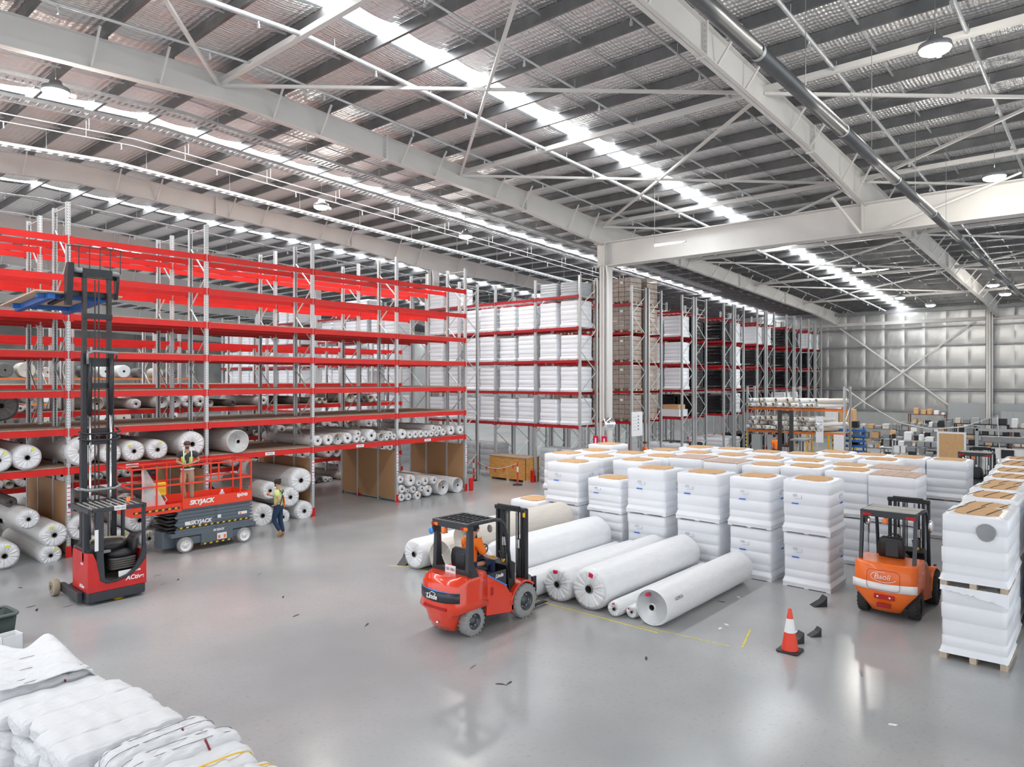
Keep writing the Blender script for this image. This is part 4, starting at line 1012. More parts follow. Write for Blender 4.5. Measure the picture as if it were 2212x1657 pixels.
    for sy in (-1, 1):
        MB().box(mx - 0.05, mx + 0.05, sy * 0.38 - 0.03, sy * 0.38 + 0.03, 0.1, mh).build('outer_channel', BLKM, m_, 0.008)
        MB().box(mx - 0.03, mx + 0.1, sy * 0.28 - 0.025, sy * 0.28 + 0.025, 0.12, mh - 0.03).build('inner_channel', BLKM, m_)
        MB().tube([(mx - 0.02, sy * 0.2, 0.2), (mx - 0.02, sy * 0.2, 1.35)], 0.035, 10).tube([(mx - 0.02, sy * 0.2, 1.35), (mx - 0.02, sy * 0.2, mh - 0.08)], 0.02, 8).build('lift_cylinder', BLKM, m_)
        MB().lathe([(1.32, 0.045), (1.5, 0.045)], 12, 'z', (mx - 0.02, sy * 0.2, 0)).build('cylinder_collar', CHR, m_)
        MB().box(mx + 0.02, mx + 0.04, sy * 0.1 - 0.015, sy * 0.1 + 0.015, 0.4, mh - 0.1).build('lift_chain', STEEL, m_)
    MB().box(mx - 0.09, mx + 0.02, -0.42, 0.42, mh - 0.07, mh + 0.02).build('top_crossbar', BLKM, m_, 0.02)
    MB().bar((mx - 0.1, -0.3, mh + 0.03), (mx - 0.1, 0.3, mh + 0.03), 0.06, 0.05).build('hose_guard', BLK, m_, 0.01)
    if lin: MB().box(mx - 0.075, mx - 0.065, -0.42, -0.36, mh - 0.16, mh - 0.02).build('yellow_tag', YEL, m_)
    MB().box(mx - 0.05, mx + 0.05, -0.33, 0.33, 0.3, 0.42).build('lower_crossbar', BLKM, m_)
    hs = MB()
    for k in range(4): hs.tube([(mx - 0.05, 0.02 + 0.03 * k, 0.6), (mx - 0.05, 0.02 + 0.03 * k, mh - 0.05)], 0.01, 5)
    hs.build('hydraulic_hoses', BLK, m_)
    cg = link('fork_carriage', None, R)
    for z in (0.16, 0.5): MB().box(mx + 0.1, mx + 0.15, -0.5, 0.5, z, z + 0.09).build('carriage_bar', BLKM, cg)
    for sy in (-1, 1):
        MB().prism([(mx + 0.15, 0.06), (mx + 0.75, 0.05), (mx + 0.75, 0.065), (mx + 0.2, 0.1), (mx + 0.2, 0.62), (mx + 0.15, 0.62)], sy * 0.3 - 0.05, sy * 0.3 + 0.05).build('fork', BLKM, cg)
        MB().box(mx + 0.08, mx + 0.2, sy * 0.48 - 0.02, sy * 0.48 + 0.02, 0.1, 0.75).build('carriage_plate', BLKM, cg)
    return R
F1 = forklift('red and dark grey forklift with a driver, parked beside the white rolls', (8.88, 9.69, 0), FRED, TYG, mat('dark_rim', (0.09, 0.1, 0.11), 0.4, 0.5), 'Linde', 'a')
F2 = forklift('orange forklift with white stripe and empty seat, between the pallet stacks', (15.42, 3.67, 0), FORG, TYB, BLK, 'Baoli', 'b')
F3 = forklift('dark forklift mostly hidden behind the stacked pallets at right', (30.3, 4.25, 0), DGR, TYB, BLK, '', 'b')

# reach truck (travels along Y, operator side faces -Y)
RT = thing('reach_truck', 'red and dark grey reach truck with a tall raised mast, left of the lift', 'forklift', (5.27, 16.5, 0))
Lx, Ly = 1.18, 1.25
MB().loft([[(x, y, z) for x, y in rrect(0, Lx, 0, Ly, 0.1)] for z in (0.06, 0.27)], 0, False).build('base_skirt', DGR, RT, 0.02)
# front shell with a swept cut-out
shell = [(0.0, 0.27), (Lx, 0.27), (Lx, 0.86), (1.1, 0.74), (0.98, 0.6), (0.8, 0.48), (0.55, 0.42), (0.36, 0.42), (0.25, 0.5), (0.18, 0.9), (0.1, 1.1), (0.0, 1.12)]
MB().prism(shell, 0.0, 0.05).build('side_shell', RRED, RT, 0.01)
MB().box(0, 0.05, 0.05, 0.95, 0.27, 1.1).build('end_shell', RRED, RT, 0.01); MB().box(Lx - 0.05, Lx, 0.05, Ly, 0.27, 1.0).build('end_shell', RRED, RT, 0.01)
trim = [(0.18, 1.12), (0.3, 1.12), (0.33, 0.52), (0.42, 0.47), (0.55, 0.47), (0.78, 0.54), (0.93, 0.66), (1.04, 0.85), (1.1, 1.1), (Lx, 1.15), (Lx, 0.9), (1.1, 0.75), (0.98, 0.61), (0.8, 0.49), (0.55, 0.43), (0.36, 0.42), (0.24, 0.5), (0.17, 0.9)]
MB().prism(trim, -0.012, 0.07).build('dark_trim', DGR, RT, 0.008)
MB().box(0.3, 1.1, 0.02, 0.9, 0.38, 0.42).build('step_floor', mat('dusty_step', (0.3, 0.28, 0.25), 0.8), RT)
MB().box(0.05, 0.3, 0.2, 1.1, 0.27, 1.15).build('battery_cover', DGR, RT, 0.03)
MB().box(0.3, 1.1, 0.85, 1.2, 0.3, 1.15).build('rear_bulkhead', BLK, RT, 0.03)
st = link('seat', None, RT, (0.8, 0.42, 0.62))
for k in range(5): MB().loft([[(x, y, 0.0 + k * 0.05) for x, y in rrect(-0.26, 0.24, -0.2, 0.2, 0.08)], [(x, y, 0.035 + k * 0.05) for x, y in rrect(-0.29, 0.26, -0.23, 0.23, 0.08)], [(x, y, 0.05 + k * 0.05) for x, y in rrect(-0.26, 0.24, -0.2, 0.2, 0.08)]], 0, True).build('suspension_bellows', mat('dusty_rubber', (0.14, 0.13, 0.12), 0.8), st)
MB().sphere((-0.02, 0, 0.32), (0.31, 0.24, 0.1), nu=20, nv=12).build('cushion', BLK, st)
MB().loft([[(0.2 + dx + x, y, z) for x, y in rrect(-0.06, 0.06, -w_, w_, 0.05)] for z, dx, w_ in ((0.3, 0.0, 0.2), (0.45, 0.02, 0.24), (0.6, 0.05, 0.22), (0.68, 0.07, 0.14))], 0, True).build('backrest', BLK, st)
MB().lathe([(0.95, 0.3), (1.1, 0.42), (1.16, 0.4), (1.2, 0.2), (1.2, 0.001)], 28, 'z', (0.62, 0.75, 0)).build('console_dome', BLK, RT)
MB().tube([(0.62 + 0.36 * math.cos(a), 0.72 + 0.36 * math.sin(a) * 0.8, 1.2) for a in [PI * 0.1 * k for k in range(11)]], 0.03, 8).build('arm_pad', TAN, RT)
MB().box(0.34, 0.56, 0.3, 0.45, 1.0, 1.07).build('control_panel', STEEL, RT, 0.02); MB().box(0.62, 0.95, 0.05, 0.07, 0.5, 0.62).build('document_pouch', PAPER, RT)
g = link('overhead_guard', None, RT)
for x, y, w2 in ((0.24, 0.06, 0.075), (1.14, 0.06, 0.03), (0.06, 0.3, 0.06), (0.62, 1.15, 0.06), (1.1, 1.15, 0.03)): MB().box(x - w2, x + w2, y - 0.05, y + 0.05, 0.9, 1.98).build('guard_pillar', DGR, g, 0.01)
MB().bar((0.1, 0.06, 2.0), (Lx, 0.06, 2.0), 0.06, 0.09).build('guard_rail', DGR, g, 0.01); MB().bar((0.03, 0.0, 2.0), (0.03, 1.2, 2.0), 0.06, 0.09).build('guard_rail', DGR, g); MB().bar((Lx - 0.03, 0.0, 2.0), (Lx - 0.03, 1.2, 2.0), 0.06, 0.09).build('guard_rail', DGR, g); MB().bar((0, 1.2, 2.0), (Lx, 1.2, 2.0), 0.06, 0.09).build('guard_rail', DGR, g)
for k in range(9): MB().bar((0.1 + 0.12 * k, 0.05, 2.03), (0.16 + 0.12 * k, 1.2, 2.03), 0.035, 0.02).build('guard_slat', mat('dusty_slat', (0.32, 0.31, 0.29), 0.7), g)
pl = MB().box(0.52, 0.76, 0.01, 0.025, 1.96, 2.06).build('number_plate', PAPER, RT, 0.01); text('S7N 5S2', 0.06, INK, pl, (0.64, 0.008, 2.01), RX)
MB().lathe([(0, 0.045), (0.09, 0.04), (0.1, 0.001)], 12, 'z', (0.98, 0.5, 2.05)).build('beacon', LAMPO, RT)
MB().box(0.13, 0.2, -0.012, 0.0, 1.15, 1.6).build('white_sticker', PAPER, RT)
text('ACtive', 0.13, WHITEP, RT, (0.93, -0.006, 0.45), RX, shear=0.2, bold=0.004); text('ACtive', 0.1, WHITEP, RT, (-0.006, 0.35, 0.38), RXM, shear=0.2, bold=0.004)
text('Linde', 0.07, WHITEP, RT, (0.97, -0.006, 0.6), RX, shear=0.3, bold=0.002); text('Linde', 0.07, WHITEP, RT, (-0.006, 0.35, 0.86), RXM, shear=0.3, bold=0.002)
MB().lathe([(0, 0.0), (0.0, 0.01)], 8, 'y'); MB().lathe([(-0.04, 0.16), (0.04, 0.16), (0.04, 0.001)], 24, 'y', (0.62, 0.1, 0.16)).build('drive_wheel', YEL, RT)
for x in (-0.16, 1.1):
    MB().prism([(0.25, 0.07), (1.5, 0.1), (1.56, 0.2), (1.4, 0.28), (0.25, 0.27)], x + 0.04, x + 0.14, 'x').build('reach_leg', DGR, RT, 0.01)
    wh = link('load_wheel', None, RT, (x - 0.04, 1.45, 0.19)); MB().lathe([(-0.07, 0.06), (-0.07, 0.17), (-0.055, 0.185), (0.055, 0.185), (0.07, 0.17), (0.07, 0.06)], 28, 'x').build('tyre', TAN, wh); MB().lathe([(-0.06, 0.1), (-0.05, 0.001)], 20, 'x').lathe([(-0.075, 0.13), (-0.075, 0.1)], 20, 'x').build('rim', STEEL, wh)
ms = link('mast', None, RT); my = 1.42
for x in (0.36, 0.98):
    MB().box(x - 0.06, x + 0.06, my - 0.08, my + 0.08, 0.15, 3.55).build('outer_channel', BLKM, ms, 0.008)
    MB().box(x - 0.05 + (0.03 if x < 0.6 else -0.03), x + 0.05 + (0.03 if x < 0.6 else -0.03), my - 0.02, my + 0.12, 0.3, 5.4).build('middle_channel', BLKM, ms)
    MB().box(x - 0.04 + (0.05 if x < 0.6 else -0.05), x + 0.04 + (0.05 if x < 0.6 else -0.05), my + 0.04, my + 0.16, 2.4, 7.25).build('inner_channel', MASTB, ms)
    MB().tube([(x + (0.12 if x < 0.6 else -0.06), my - 0.05, 0.3), (x + (0.12 if x < 0.6 else -0.06), my - 0.05, 4.0)], 0.03, 10).build('lift_ram', CHR, ms)
    MB().tube([(x + (0.12 if x < 0.6 else -0.06), my - 0.05, 4.0), (x + (0.12 if x < 0.6 else -0.06), my - 0.05, 5.3)], 0.045, 10).build('ram_sleeve', BLKM, ms)
for z in (1.9, 3.3, 3.55, 4.6, 5.1, 6.2, 7.15): MB().box(0.36, 0.98, my + 0.02, my + 0.1, z, z + (0.2 if z in (7.15, 5.1) else 0.12)).build('cross_member', BLKM, ms)
for z in (2.32, 3.45, 3.6): MB().tube([(0.28, my + 0.02, z), (0.28, my - 0.15, z), (0.4, my - 0.2, z - 0.04), (0.95, my - 0.2, z - 0.04), (1.08, my - 0.15, z), (1.08, my + 0.05, z + 0.05)], 0.035 if z < 3 else 0.025, 8).build('guard_hoop', STEEL if z < 3 else BLKM, ms)
MB().tube([(0.42, my - 0.1, 5.15), (0.42, my - 0.1, 5.4), (0.55, my - 0.1, 5.45), (1.05, my - 0.1, 5.42), (1.06, my, 5.3)], 0.03, 8).build('hose_hoop', STEEL, ms)
for x in (0.62, 0.7): MB().box(x - 0.012, x + 0.012, my + 0.05, my + 0.07, 1.5, 7.1).build('lift_chain', MASTB, ms)
cg = link('fork_carriage', None, RT)
MB().box(0.15, 1.15, my + 0.2, my + 0.27, 6.72, 6.84).box(0.15, 1.15, my + 0.2, my + 0.27, 7.15, 7.27).build('carriage_frame', BLKM, cg); MB().tube([(0.15, my + 0.1, 7.3), (1.15, my + 0.1, 7.28)], 0.06, 10).build('side_shift_ram', STEEL, cg)
for x in (0.06,): MB().prism([(my + 0.0, 7.45), (my + 0.15, 7.45), (my + 0.3, 7.2), (my + 0.3, 6.5), (my + 0.15, 6.5), (my + 0.05, 7.1)], x, x + 0.12, 'x').build('carriage_arm', BLKM, cg); 
MB().prism([(my + 0.1, 7.35), (my + 0.2, 7.35), (my + 0.3, 7.2), (my + 0.3, 6.7), (my + 0.2, 6.7), (my + 0.1, 7.1)], 1.1, 1.16, 'x').build('carriage_arm', BLKM, cg)
for k in range(6): MB().bar((0.08 + 0.22 * k, my + 0.1, 7.3), (0.08 + 0.22 * k, my + 0.1, 7.85), 0.018, 0.018).build('load_guard_bar', MASTB, cg)
MB().bar((0.05, my + 0.1, 7.84), (1.25, my + 0.1, 7.84), 0.018, 0.018).build('load_guard_bar', MASTB, cg)
for x in (0.15, 0.95): MB().bar((x, my + 0.3, 6.72), (x, my + 1.6, 6.62), 0.12, 0.05).build('fork', BLKM, cg)
lp = thing('lifted_platform', 'blue framed platform with a pale board, raised high on the reach truck forks', 'platform', (4.8, 18.3, 6.78)); lp.rotation_euler = (-0.05, 0, 0)
MB().box(0, 1.8, 0, 2.9, 0, 0.035).build('board', mat('pale_board', (0.62, 0.48, 0.36), 0.7, noise=0.1), lp)
for x in (0.25, 1.3): MB().box(x, x + 0.14, 0.05, 2.7, -0.14, -0.01).build('blue_beam', BLUEP, lp)
for y in (0.25, 2.2): MB().box(0.1, 1.6, y, y + 0.12, -0.1, -0.01).build('blue_cross_beam', BLUEP, lp)

# scissor lift
SL_ = thing('scissor_lift', 'red and grey scissor lift with a worker on its platform', 'lift', (8.3, 19.62, 0))
W = 1.15
MB().box(0.25, 2.4, 0.06, W - 0.06, 0.2, 0.42).build('chassis', LIFTG, SL_, 0.02)
bx = MB().box(0.85, 1.78, 0.02, 0.3, 0.13, 0.46).build('battery_box', LIFTG, SL_, 0.01)
MB().box(0.02, 2.5, 0.03, W - 0.03, 0.44, 0.56).build('base_rail', LIFTG, SL_, 0.015)
MB().box(-0.1, 0.35, 0.3, W - 0.3, 0.12, 0.6).build('front_box', LIFTG, SL_, 0.02)
for x in (0.4, 2.12):
    for y, s in ((0.0, -1), (W, 1)): wheel(SL_, x, y + 0.04 * -s, 0.215, 0.13, TYG, WHITEP, s, False, rimr=0.74)
def haz(parent, x0, x1, y, z, slope=0.0, n=None):
    n = n or int((x1 - x0) / 0.17); b = MB().box(x0, x1, y - 0.003, y, z - 0.028, z + 0.028).build('hazard_stripe', BLK, parent); s = MB()
    for k in range(n):
        x = x0 + (k + 0.2) * (x1 - x0) / n; q = (x1 - x0) / n * 0.5; s.prism([(x, z - 0.02), (x + q * 0.8, z - 0.02), (x + q, z + 0.02), (x + q * 0.2, z + 0.02)], y - 0.006, y - 0.003)
    s.build('yellow_dash', YEL, b)
haz(SL_, 0.87, 1.75, 0.018, 0.165)
for k in range(7):
    z = 0.6 + k * 0.098; i = k % 2
    for y in (0.05, W - 0.13):
        MB().prism([(0.12 + 0.1 * i, z), (0.2, z + 0.05), (2.3, z + 0.05), (2.42, z), (2.36, z - 0.042), (0.16, z - 0.042)], y, y + 0.08).build('scissor_arm', LIFTG, SL_, 0.006)
    MB().box(0.0 - 0.05 * i, 0.3, 0.15, W - 0.15, z - 0.03, z + 0.03).build('scissor_link', BLK, SL_, 0.01)
    MB().lathe([(0.03, 0.022), (0.05, 0.022)], 10, 'y', (1.28, 0, z)).build('pivot_pin', CHR, SL_)
haz(SL_, 0.22, 2.3, 0.05, 0.69)
pf = link('platform', None, SL_)
MB().box(0.31, 2.35, 0.012, W - 0.012, 1.25, 1.28).build('deck', RED, pf); MB().box(-0.99, 0.4, 0.052, W - 0.052, 1.2, 1.23).build('extension_deck', RED, pf)
for y in (0, W - 0.03): MB().box(0.32, 2.36, y, y + 0.03, 1.22, 1.5).build('toe_board', LIFTR, pf)
for y in (0.04, W - 0.07): MB().box(-1.0, 0.32, y, y + 0.03, 1.16, 1.4).build('extension_toe_board', LIFTR, pf)
MB().box(2.33, 2.362, 0.002, W - 0.002, 1.222, 1.498).build('toe_board', LIFTR, pf); MB().box(-1.002, -0.97, 0.042, W - 0.042, 1.162, 1.398).build('toe_board', LIFTR, pf)
rails = [((-0.98, 0.05), (0.34, 0.05)), ((-0.98, W - 0.05), (0.34, W - 0.05)), ((0.34, 0.02), (2.34, 0.02)), ((0.34, W - 0.02), (2.34, W - 0.02)), ((-0.98, 0.05), (-0.98, W - 0.05)), ((2.34, 0.02), (2.34, W - 0.02))]
for a, b in rails:
    for z in (1.92, 2.42): MB().bar((*a, z), (*b, z), 0.042, 0.042).build('guard_rail', LIFTR, pf)
for x, y in ((-0.98, 0.05), (-0.35, 0.05), (0.34, 0.02), (0.36, W - 0.02), (-0.98, W - 0.05), (-0.3, W - 0.05), (1.0, W - 0.02), (1.65, W - 0.02), (2.0, 0.02), (2.34, 0.02), (2.34, W - 0.02), (1.35, 0.02), (2.34, 0.6)): MB().bar((x, y, 1.3 if x not in (1.35,) else 1.92), (x, y, 2.42), 0.034, 0.034).build('guard_post', LIFTR, pf)
MB().box(-0.36, -0.06, 0.14, 0.24, 1.65, 2.0).build('control_box', YEL, pf, 0.02); MB().tube([(-0.1, 0.2, 1.65), (0.0, 0.25, 1.5), (-0.15, 0.3, 1.32), (-0.4, 0.4, 1.3)], 0.015, 6).build('control_cable', WHITEP, pf)
haz(pf, -0.95, 0.25, 0.038, 1.27)
text('SKYJACK', 0.17, WHITEP, pf, (0.85, -0.006, 1.37), RX, shear=0.2, bold=0.008); text('SJ4740', 0.12, WHITEP, pf, (2.05, -0.006, 1.41), RX, bold=0.006)
text('SKYJACK', 0.15, WHITEP, SL_, (0.85, 0.045, 0.8), RX, shear=0.2, bold=0.006); text('SKYJACK', 0.08, WHITEP, SL_, (1.35, 0.02, 0.5), RX, shear=0.2, bold=0.003)
sg = MB().box(1.3, 1.58, 0.006, 0.016, 0.22, 0.4).build('warning_label', PAPER, SL_); MB().box(1.33, 1.39, 0.002, 0.006, 0.25, 0.34).box(1.49, 1.55, 0.002, 0.006, 0.25, 0.34).build('label_print', LAMPO, sg)
sg = MB().box(1.95, 2.22, 0.038, 0.046, 0.84, 0.92).build('warning_label', PAPER, SL_); MB().prism([(1.98, 0.85), (2.05, 0.85), (2.015, 0.91)], 0.034, 0.038).build('label_print', LAMPO, sg)
MB().box(0.4, 0.55, 0.038, 0.046, 0.75, 0.85).build('data_plate', PAPER, SL_); MB().box(1.33, 1.43, 0.038, 0.046, 0.83, 0.92).build('data_plate', PAPER, SL_)
t = thing('water_bottle', 'clear plastic bottle standing on the lift platform', 'bottle', (9.9, 19.95, 1.285)); MB().lathe([(0, 0.07), (0.2, 0.07), (0.26, 0.03), (0.3, 0.03), (0.3, 0.001)], 14, 'z').build('bottle_body', WRAP, t)
t = MB(); rnd = random.Random(4)
for k in range(10): t.sphere((9.25 + rnd.uniform(-0.22, 0.22), 19.9 + rnd.uniform(-0.1, 0.1), 1.33 + rnd.uniform(0, 0.05)), (0.09, 0.07, 0.05))
tag(t.build('plastic_bundle', CLEARP), 'crumpled clear plastic lying on the lift platform', 'plastic')
t = MB(); vs = []; 
for i in range(9):
    z = 2.42 - i * 0.13; wv = 0.05 + 0.035 * i
    for j in range(5): vs.append((7.62 + 0.035 * i + (j - 2) * wv * 0.5, 19.72 - 0.05 * math.sin(j * 1.7 + i * 0.4), z))
t.add(vs, [(i * 5 + j, i * 5 + j + 1, i * 5 + j + 6, i * 5 + j + 5) for i in range(8) for j in range(4)], 0, True)
tag(t.build('plastic_sheet', CLEARP), 'long clear plastic sheet hanging from the left rail of the lift', 'plastic')

# ------------------------------------------------------------------ people
def skin(name, verts, edges, radii, material, parent, sub=2, root=0):
    me = bpy.data.meshes.new(name); me.from_pydata(verts, edges, []); o = link(name, me, None)
    sk = o.modifiers.new('skin', 'SKIN'); sk.use_smooth_shade = True; sk.branch_smoothing = 0.3
    ly = me.skin_vertices[0].data
    for i, r in enumerate(radii):
        r = r if isinstance(r, tuple) else (r, r); ly[i].radius = r; ly[i].use_root = (i == root)
    sb = o.modifiers.new('sub', 'SUBSURF'); sb.levels = sub; sb.render_levels = sub
    me2 = bpy.data.meshes.new_from_object(o.evaluated_get(bpy.context.evaluated_depsgraph_get())); me2.name = name
    bpy.data.objects.remove(o); me2.materials.clear(); me2.materials.append(material); me2.polygons.foreach_set('use_smooth', [True] * len(me2.polygons))
    return link(name, me2, parent)
def chain(pts, rad, name, material, parent, sub=1):
    return skin(name, pts, [(i, i + 1) for i in range(len(pts) - 1)], rad, material, parent, sub)
def person(label, loc, rz, J, clothes, hair='cap', beard=False, scale=1.0):
    # J: joint positions, local x = facing direction, y = left
    P = thing('person', label, 'person', loc, rz); V = {k: Vector(v) for k, v in J.items()}
    names = ['pelvis', 'waist', 'chest', 'neck', 'jaw', 'head', 'crown', 'shL', 'elL', 'wrL', 'paL', 'shR', 'elR', 'wrR', 'paR', 'hipL', 'knL', 'anL', 'toL', 'hipR', 'knR', 'anR', 'toR']
    rad = dict(pelvis=(.085, .07), waist=(.08, .065), chest=(.1, .07), neck=.052, jaw=(.065, .07), head=(.078, .095), crown=(.055, .07), shL=.045, elL=.042, wrL=.028, paL=(.03, .02), hipL=.06, knL=.045, anL=.036, toL=(.042, .032))
    edges = [('pelvis', 'waist'), ('waist', 'chest'), ('chest', 'neck'), ('neck', 'jaw'), ('jaw', 'head'), ('head', 'crown')]
    for s in 'LR': edges += [('chest', 'sh' + s), ('sh' + s, 'el' + s), ('el' + s, 'wr' + s), ('wr' + s, 'pa' + s), ('pelvis', 'hip' + s), ('hip' + s, 'kn' + s), ('kn' + s, 'an' + s), ('an' + s, 'to' + s)]
    vs = [V[n] for n in names]; rr = [rad[n] if n in rad else rad[n[:-1] + 'L'] for n in names]; idx = {n: i for i, n in enumerate(names)}
    ee = [(idx[a], idx[b]) for a, b in edges]
    fwd = (V['head'] - V['neck']).cross(Vector((0, 1, 0))).normalized() if 'face' not in J else Vector(J['face']).normalized()
    vs.append(V['head'] + fwd * 0.112 - Vector((0, 0, 0.015))); rr.append(0.012); ee.append((idx['head'], len(vs) - 1))
    for s in 'LR':
        d = (V['pa' + s] - V['wr' + s]).normalized(); sd = d.cross(Vector((0, 0, 1))); 
        sd = sd.normalized() if sd.length > 0.1 else Vector((0, 1, 0)); nn = d.cross(sd).normalized(); sg = 1 if s == 'L' else -1
        for k, (off, ln) in enumerate(((-0.03, .06), (-0.01, .075), (0.01, .07), (0.03, .055))):
            b = V['pa' + s] + sd * off + d * 0.015; m1 = b + d * ln * 0.5 - nn * 0.005; m2 = b + d * ln * 0.85 - nn * 0.025
            base = len(vs); vs += [b, m1, m2]; rr += [0.010, 0.009, 0.008]; ee += [(idx['pa' + s], base), (base, base + 1), (base + 1, base + 2)]
        b = V['wr' + s] + (V['pa' + s] - V['wr' + s]) * 0.5 - sd * 0.035; base = len(vs); vs += [b, b + d * 0.035 - sd * 0.02, b + d * 0.06 - sd * 0.015]; rr += [0.012, 0.011, 0.009]; ee += [(idx['wr' + s], base), (base, base + 1), (base + 1, base + 2)]
    skin('body', vs, ee, rr, SKIN, P, 2)
    up = Vector((0, 0, 1)); hd = V['head']; left = up.cross(fwd).normalized()
    for s in (-1, 1):
        MB().sphere(hd + fwd * 0.088 + left * s * 0.032 + up * 0.012, 0.007).build('eye', BLK, P); MB().sphere(hd + left * s * 0.083 - up * 0.01, (0.014, 0.01, 0.028)).build('ear', SKIN, P)
    MB().box(-0.004, 0.004, -0.022, 0.022, -0.004, 0.004).build('mouth', MAROON, P, loc=hd + fwd * 0.09 - up * 0.052, rot=(0, 0, math.atan2(fwd.y, fwd.x)))
    if hair == 'beanie': MB().sphere(hd + up * 0.045, (0.108, 0.1, 0.095), nu=18).sphere(hd + up * 0.115 - fwd * 0.06, (0.05, 0.045, 0.035)).build('beanie', HAIR, P)
    elif hair == 'cap':
        MB().sphere(hd + up * 0.05, (0.1, 0.094, 0.075), nu=18).build('cap', mat('brown_cap', (0.09, 0.06, 0.05), 0.8), P); MB().sphere(hd + up * 0.045 + fwd * 0.1, (0.06, 0.06, 0.012)).build('cap_peak', mat('brown_cap', (0.09, 0.06, 0.05), 0.8), P)
    else: MB().sphere(hd + up * 0.035 - fwd * 0.012, (0.098, 0.09, 0.09), nu=18).build('hair', HAIR, P)
    if beard: MB().sphere(hd + fwd * 0.045 - up * 0.06, (0.055, 0.055, 0.045)).build('beard', mat('brown_beard', (0.12, 0.07, 0.045), 0.9), P)
    # clothes
    c = clothes
    te = lambda a, b, t: V[a].lerp(V[b], t)
    pts = [V['pelvis'] - (V['waist'] - V['pelvis']).normalized() * 0.07, V['waist'], V['chest'], te('chest', 'neck', 0.6), V['shL'] + Vector((0, 0, .01)), te('shL', 'elL', c.get('sleeve', 0.75)), V['shR'] + Vector((0, 0, .01)), te('shR', 'elR', c.get('sleeve', 0.75)), te('chest', 'shL', .5), te('chest', 'shR', .5), te('shL', 'elL', c.get('sleeve', 0.75) * .5), te('shR', 'elR', c.get('sleeve', 0.75) * .5)]
    skin('shirt', pts, [(0, 1), (1, 2), (2, 3), (2, 8), (8, 4), (4, 10), (10, 5), (2, 9), (9, 6), (6, 11), (11, 7)], [(.15, .125), (.148, .12), (.17, .13), (.08, .075), .095, .08, .095, .08, (.13, .125), (.13, .125), .088, .088], c['shirt'], P, 2)
    pts = [te('pelvis', 'waist', 0.6), V['pelvis'], V['hipL'], V['knL'], te('knL', 'anL', 0.9), V['hipR'], V['knR'], te('knR', 'anR', 0.9), te('hipL', 'knL', .45), te('hipR', 'knR', .45)]
    skin('trousers', pts, [(0, 1), (1, 2), (2, 8), (8, 3), (3, 4), (1, 5), (5, 9), (9, 6), (6, 7)], [(.14, .112), (.15, .125), .112, .078, .065, .112, .078, .065, .098, .098], c['pants'], P, 2, 1)
    for s in 'LR': chain([te('kn' + s, 'an' + s, 0.75), V['an' + s] - up * 0.01, V['an' + s].lerp(V['to' + s], 0.5) - up * 0.01, V['to' + s]], [.05, .056, .05, (.048, .036)], 'boot', c['boot'], P, 2)
    if 'vest' in c:
        pts = [V['pelvis'] + up * 0.03, V['waist'], V['chest'], te('chest', 'neck', 0.45), te('chest', 'shL', 0.8), te('chest', 'shR', 0.8)]
        skin('hivis_vest', pts, [(0, 1), (1, 2), (2, 3), (2, 4), (2, 5)], [(.165, .135), (.155, .13), (.17, .137), (.08, .075), .09, .09], c['vest'], P, 2)
        for s in (-1, 1): 
            mid = V['chest'] + left * s * 0.1
            MB().tube([mid + up * 0.17 + fwd * 0.02, mid + up * 0.1 + fwd * 0.12, mid + fwd * 0.135, mid - up * 0.25 + fwd * 0.13], 0.018, 6).build('reflective_strip', REFL, P)
        MB().tube([V['pelvis'] + up * 0.02 + fwd * math.cos(a) * 0.135 + left * math.sin(a) * 0.165 for a in [2 * PI * k / 20 for k in range(20)]], 0.022, 6, closed=True).build('reflective_band', REFL, P)
        MB().sphere(V['chest'] + fwd * 0.11 - up * 0.1, (0.05, 0.045, 0.22)).build('shirt_front', TEE, P)
    if 'harness' in c:
        back = -fwd
        for s in (-1, 1):
            MB().tube([V['chest'] + up * 0.16 + left * s * 0.1 + fwd * 0.03, V['chest'] + up * 0.1 + left * s * 0.1 + back * 0.12, V['chest'] + back * 0.135 - up * 0.02, V['waist'] + left * -s * 0.09 + back * 0.12, V['pelvis'] + left * -s * 0.13 + back * 0.08, V['pelvis'] + left * -s * 0.1 + fwd * 0.05 - up * 0.12], 0.017, 6).build('harness_strap', DGR, P)
        MB().tube([V['chest'] + back * 0.14, V['waist'] + back * 0.15 - left * 0.1, V['pelvis'] + back * 0.15 - left * 0.12, V['pelvis'] + back * 0.12 - left * 0.14 - up * 0.1], 0.02, 6).build('orange_lanyard', LAMPO, P)
        MB().sphere(V['chest'] + back * 0.145 - up * 0.02, (0.03, 0.03, 0.045)).build('metal_ring', CHR, P)
    return P
ST = dict(pelvis=(0, 0, .95), waist=(0, 0, 1.12), chest=(0.0, 0, 1.33), neck=(0.0, 0, 1.5), jaw=(0.02, 0, 1.575), head=(0.02, 0, 1.65), crown=(0.01, 0, 1.71),
  shL=(0, .19, 1.42), elL=(-.03, .25, 1.13), wrL=(.12, .2, 0.95), paL=(.18, .17, .9), shR=(0, -.19, 1.42), elR=(-.03, -.25, 1.13), wrR=(.12, -.2, .95), paR=(.18, -.17, .9),
  hipL=(0, .095, .9), knL=(.02, .11, .5), anL=(-.02, .12, .09), toL=(.12, .14, .04), hipR=(0, -.095, .9), knR=(.02, -.11, .5), anR=(-.02, -.12, .09), toR=(.12, -.14, .04))
J1 = dict(ST); J1.update(shL=(0, .19, 1.42), elL=(-.08, .3, 1.2), wrL=(.16, .08, 1.13), paL=(.22, .0, 1.12), elR=(-.02, -.27, 1.18), wrR=(.2, -.1, 1.14), paR=(.27, -.02, 1.12), knR=(.16, -.1, .55), anR=(.04, -.06, .12), toR=(.18, -.08, .05), head=(0.03, 0, 1.65), face=(1, 0.25, 0))
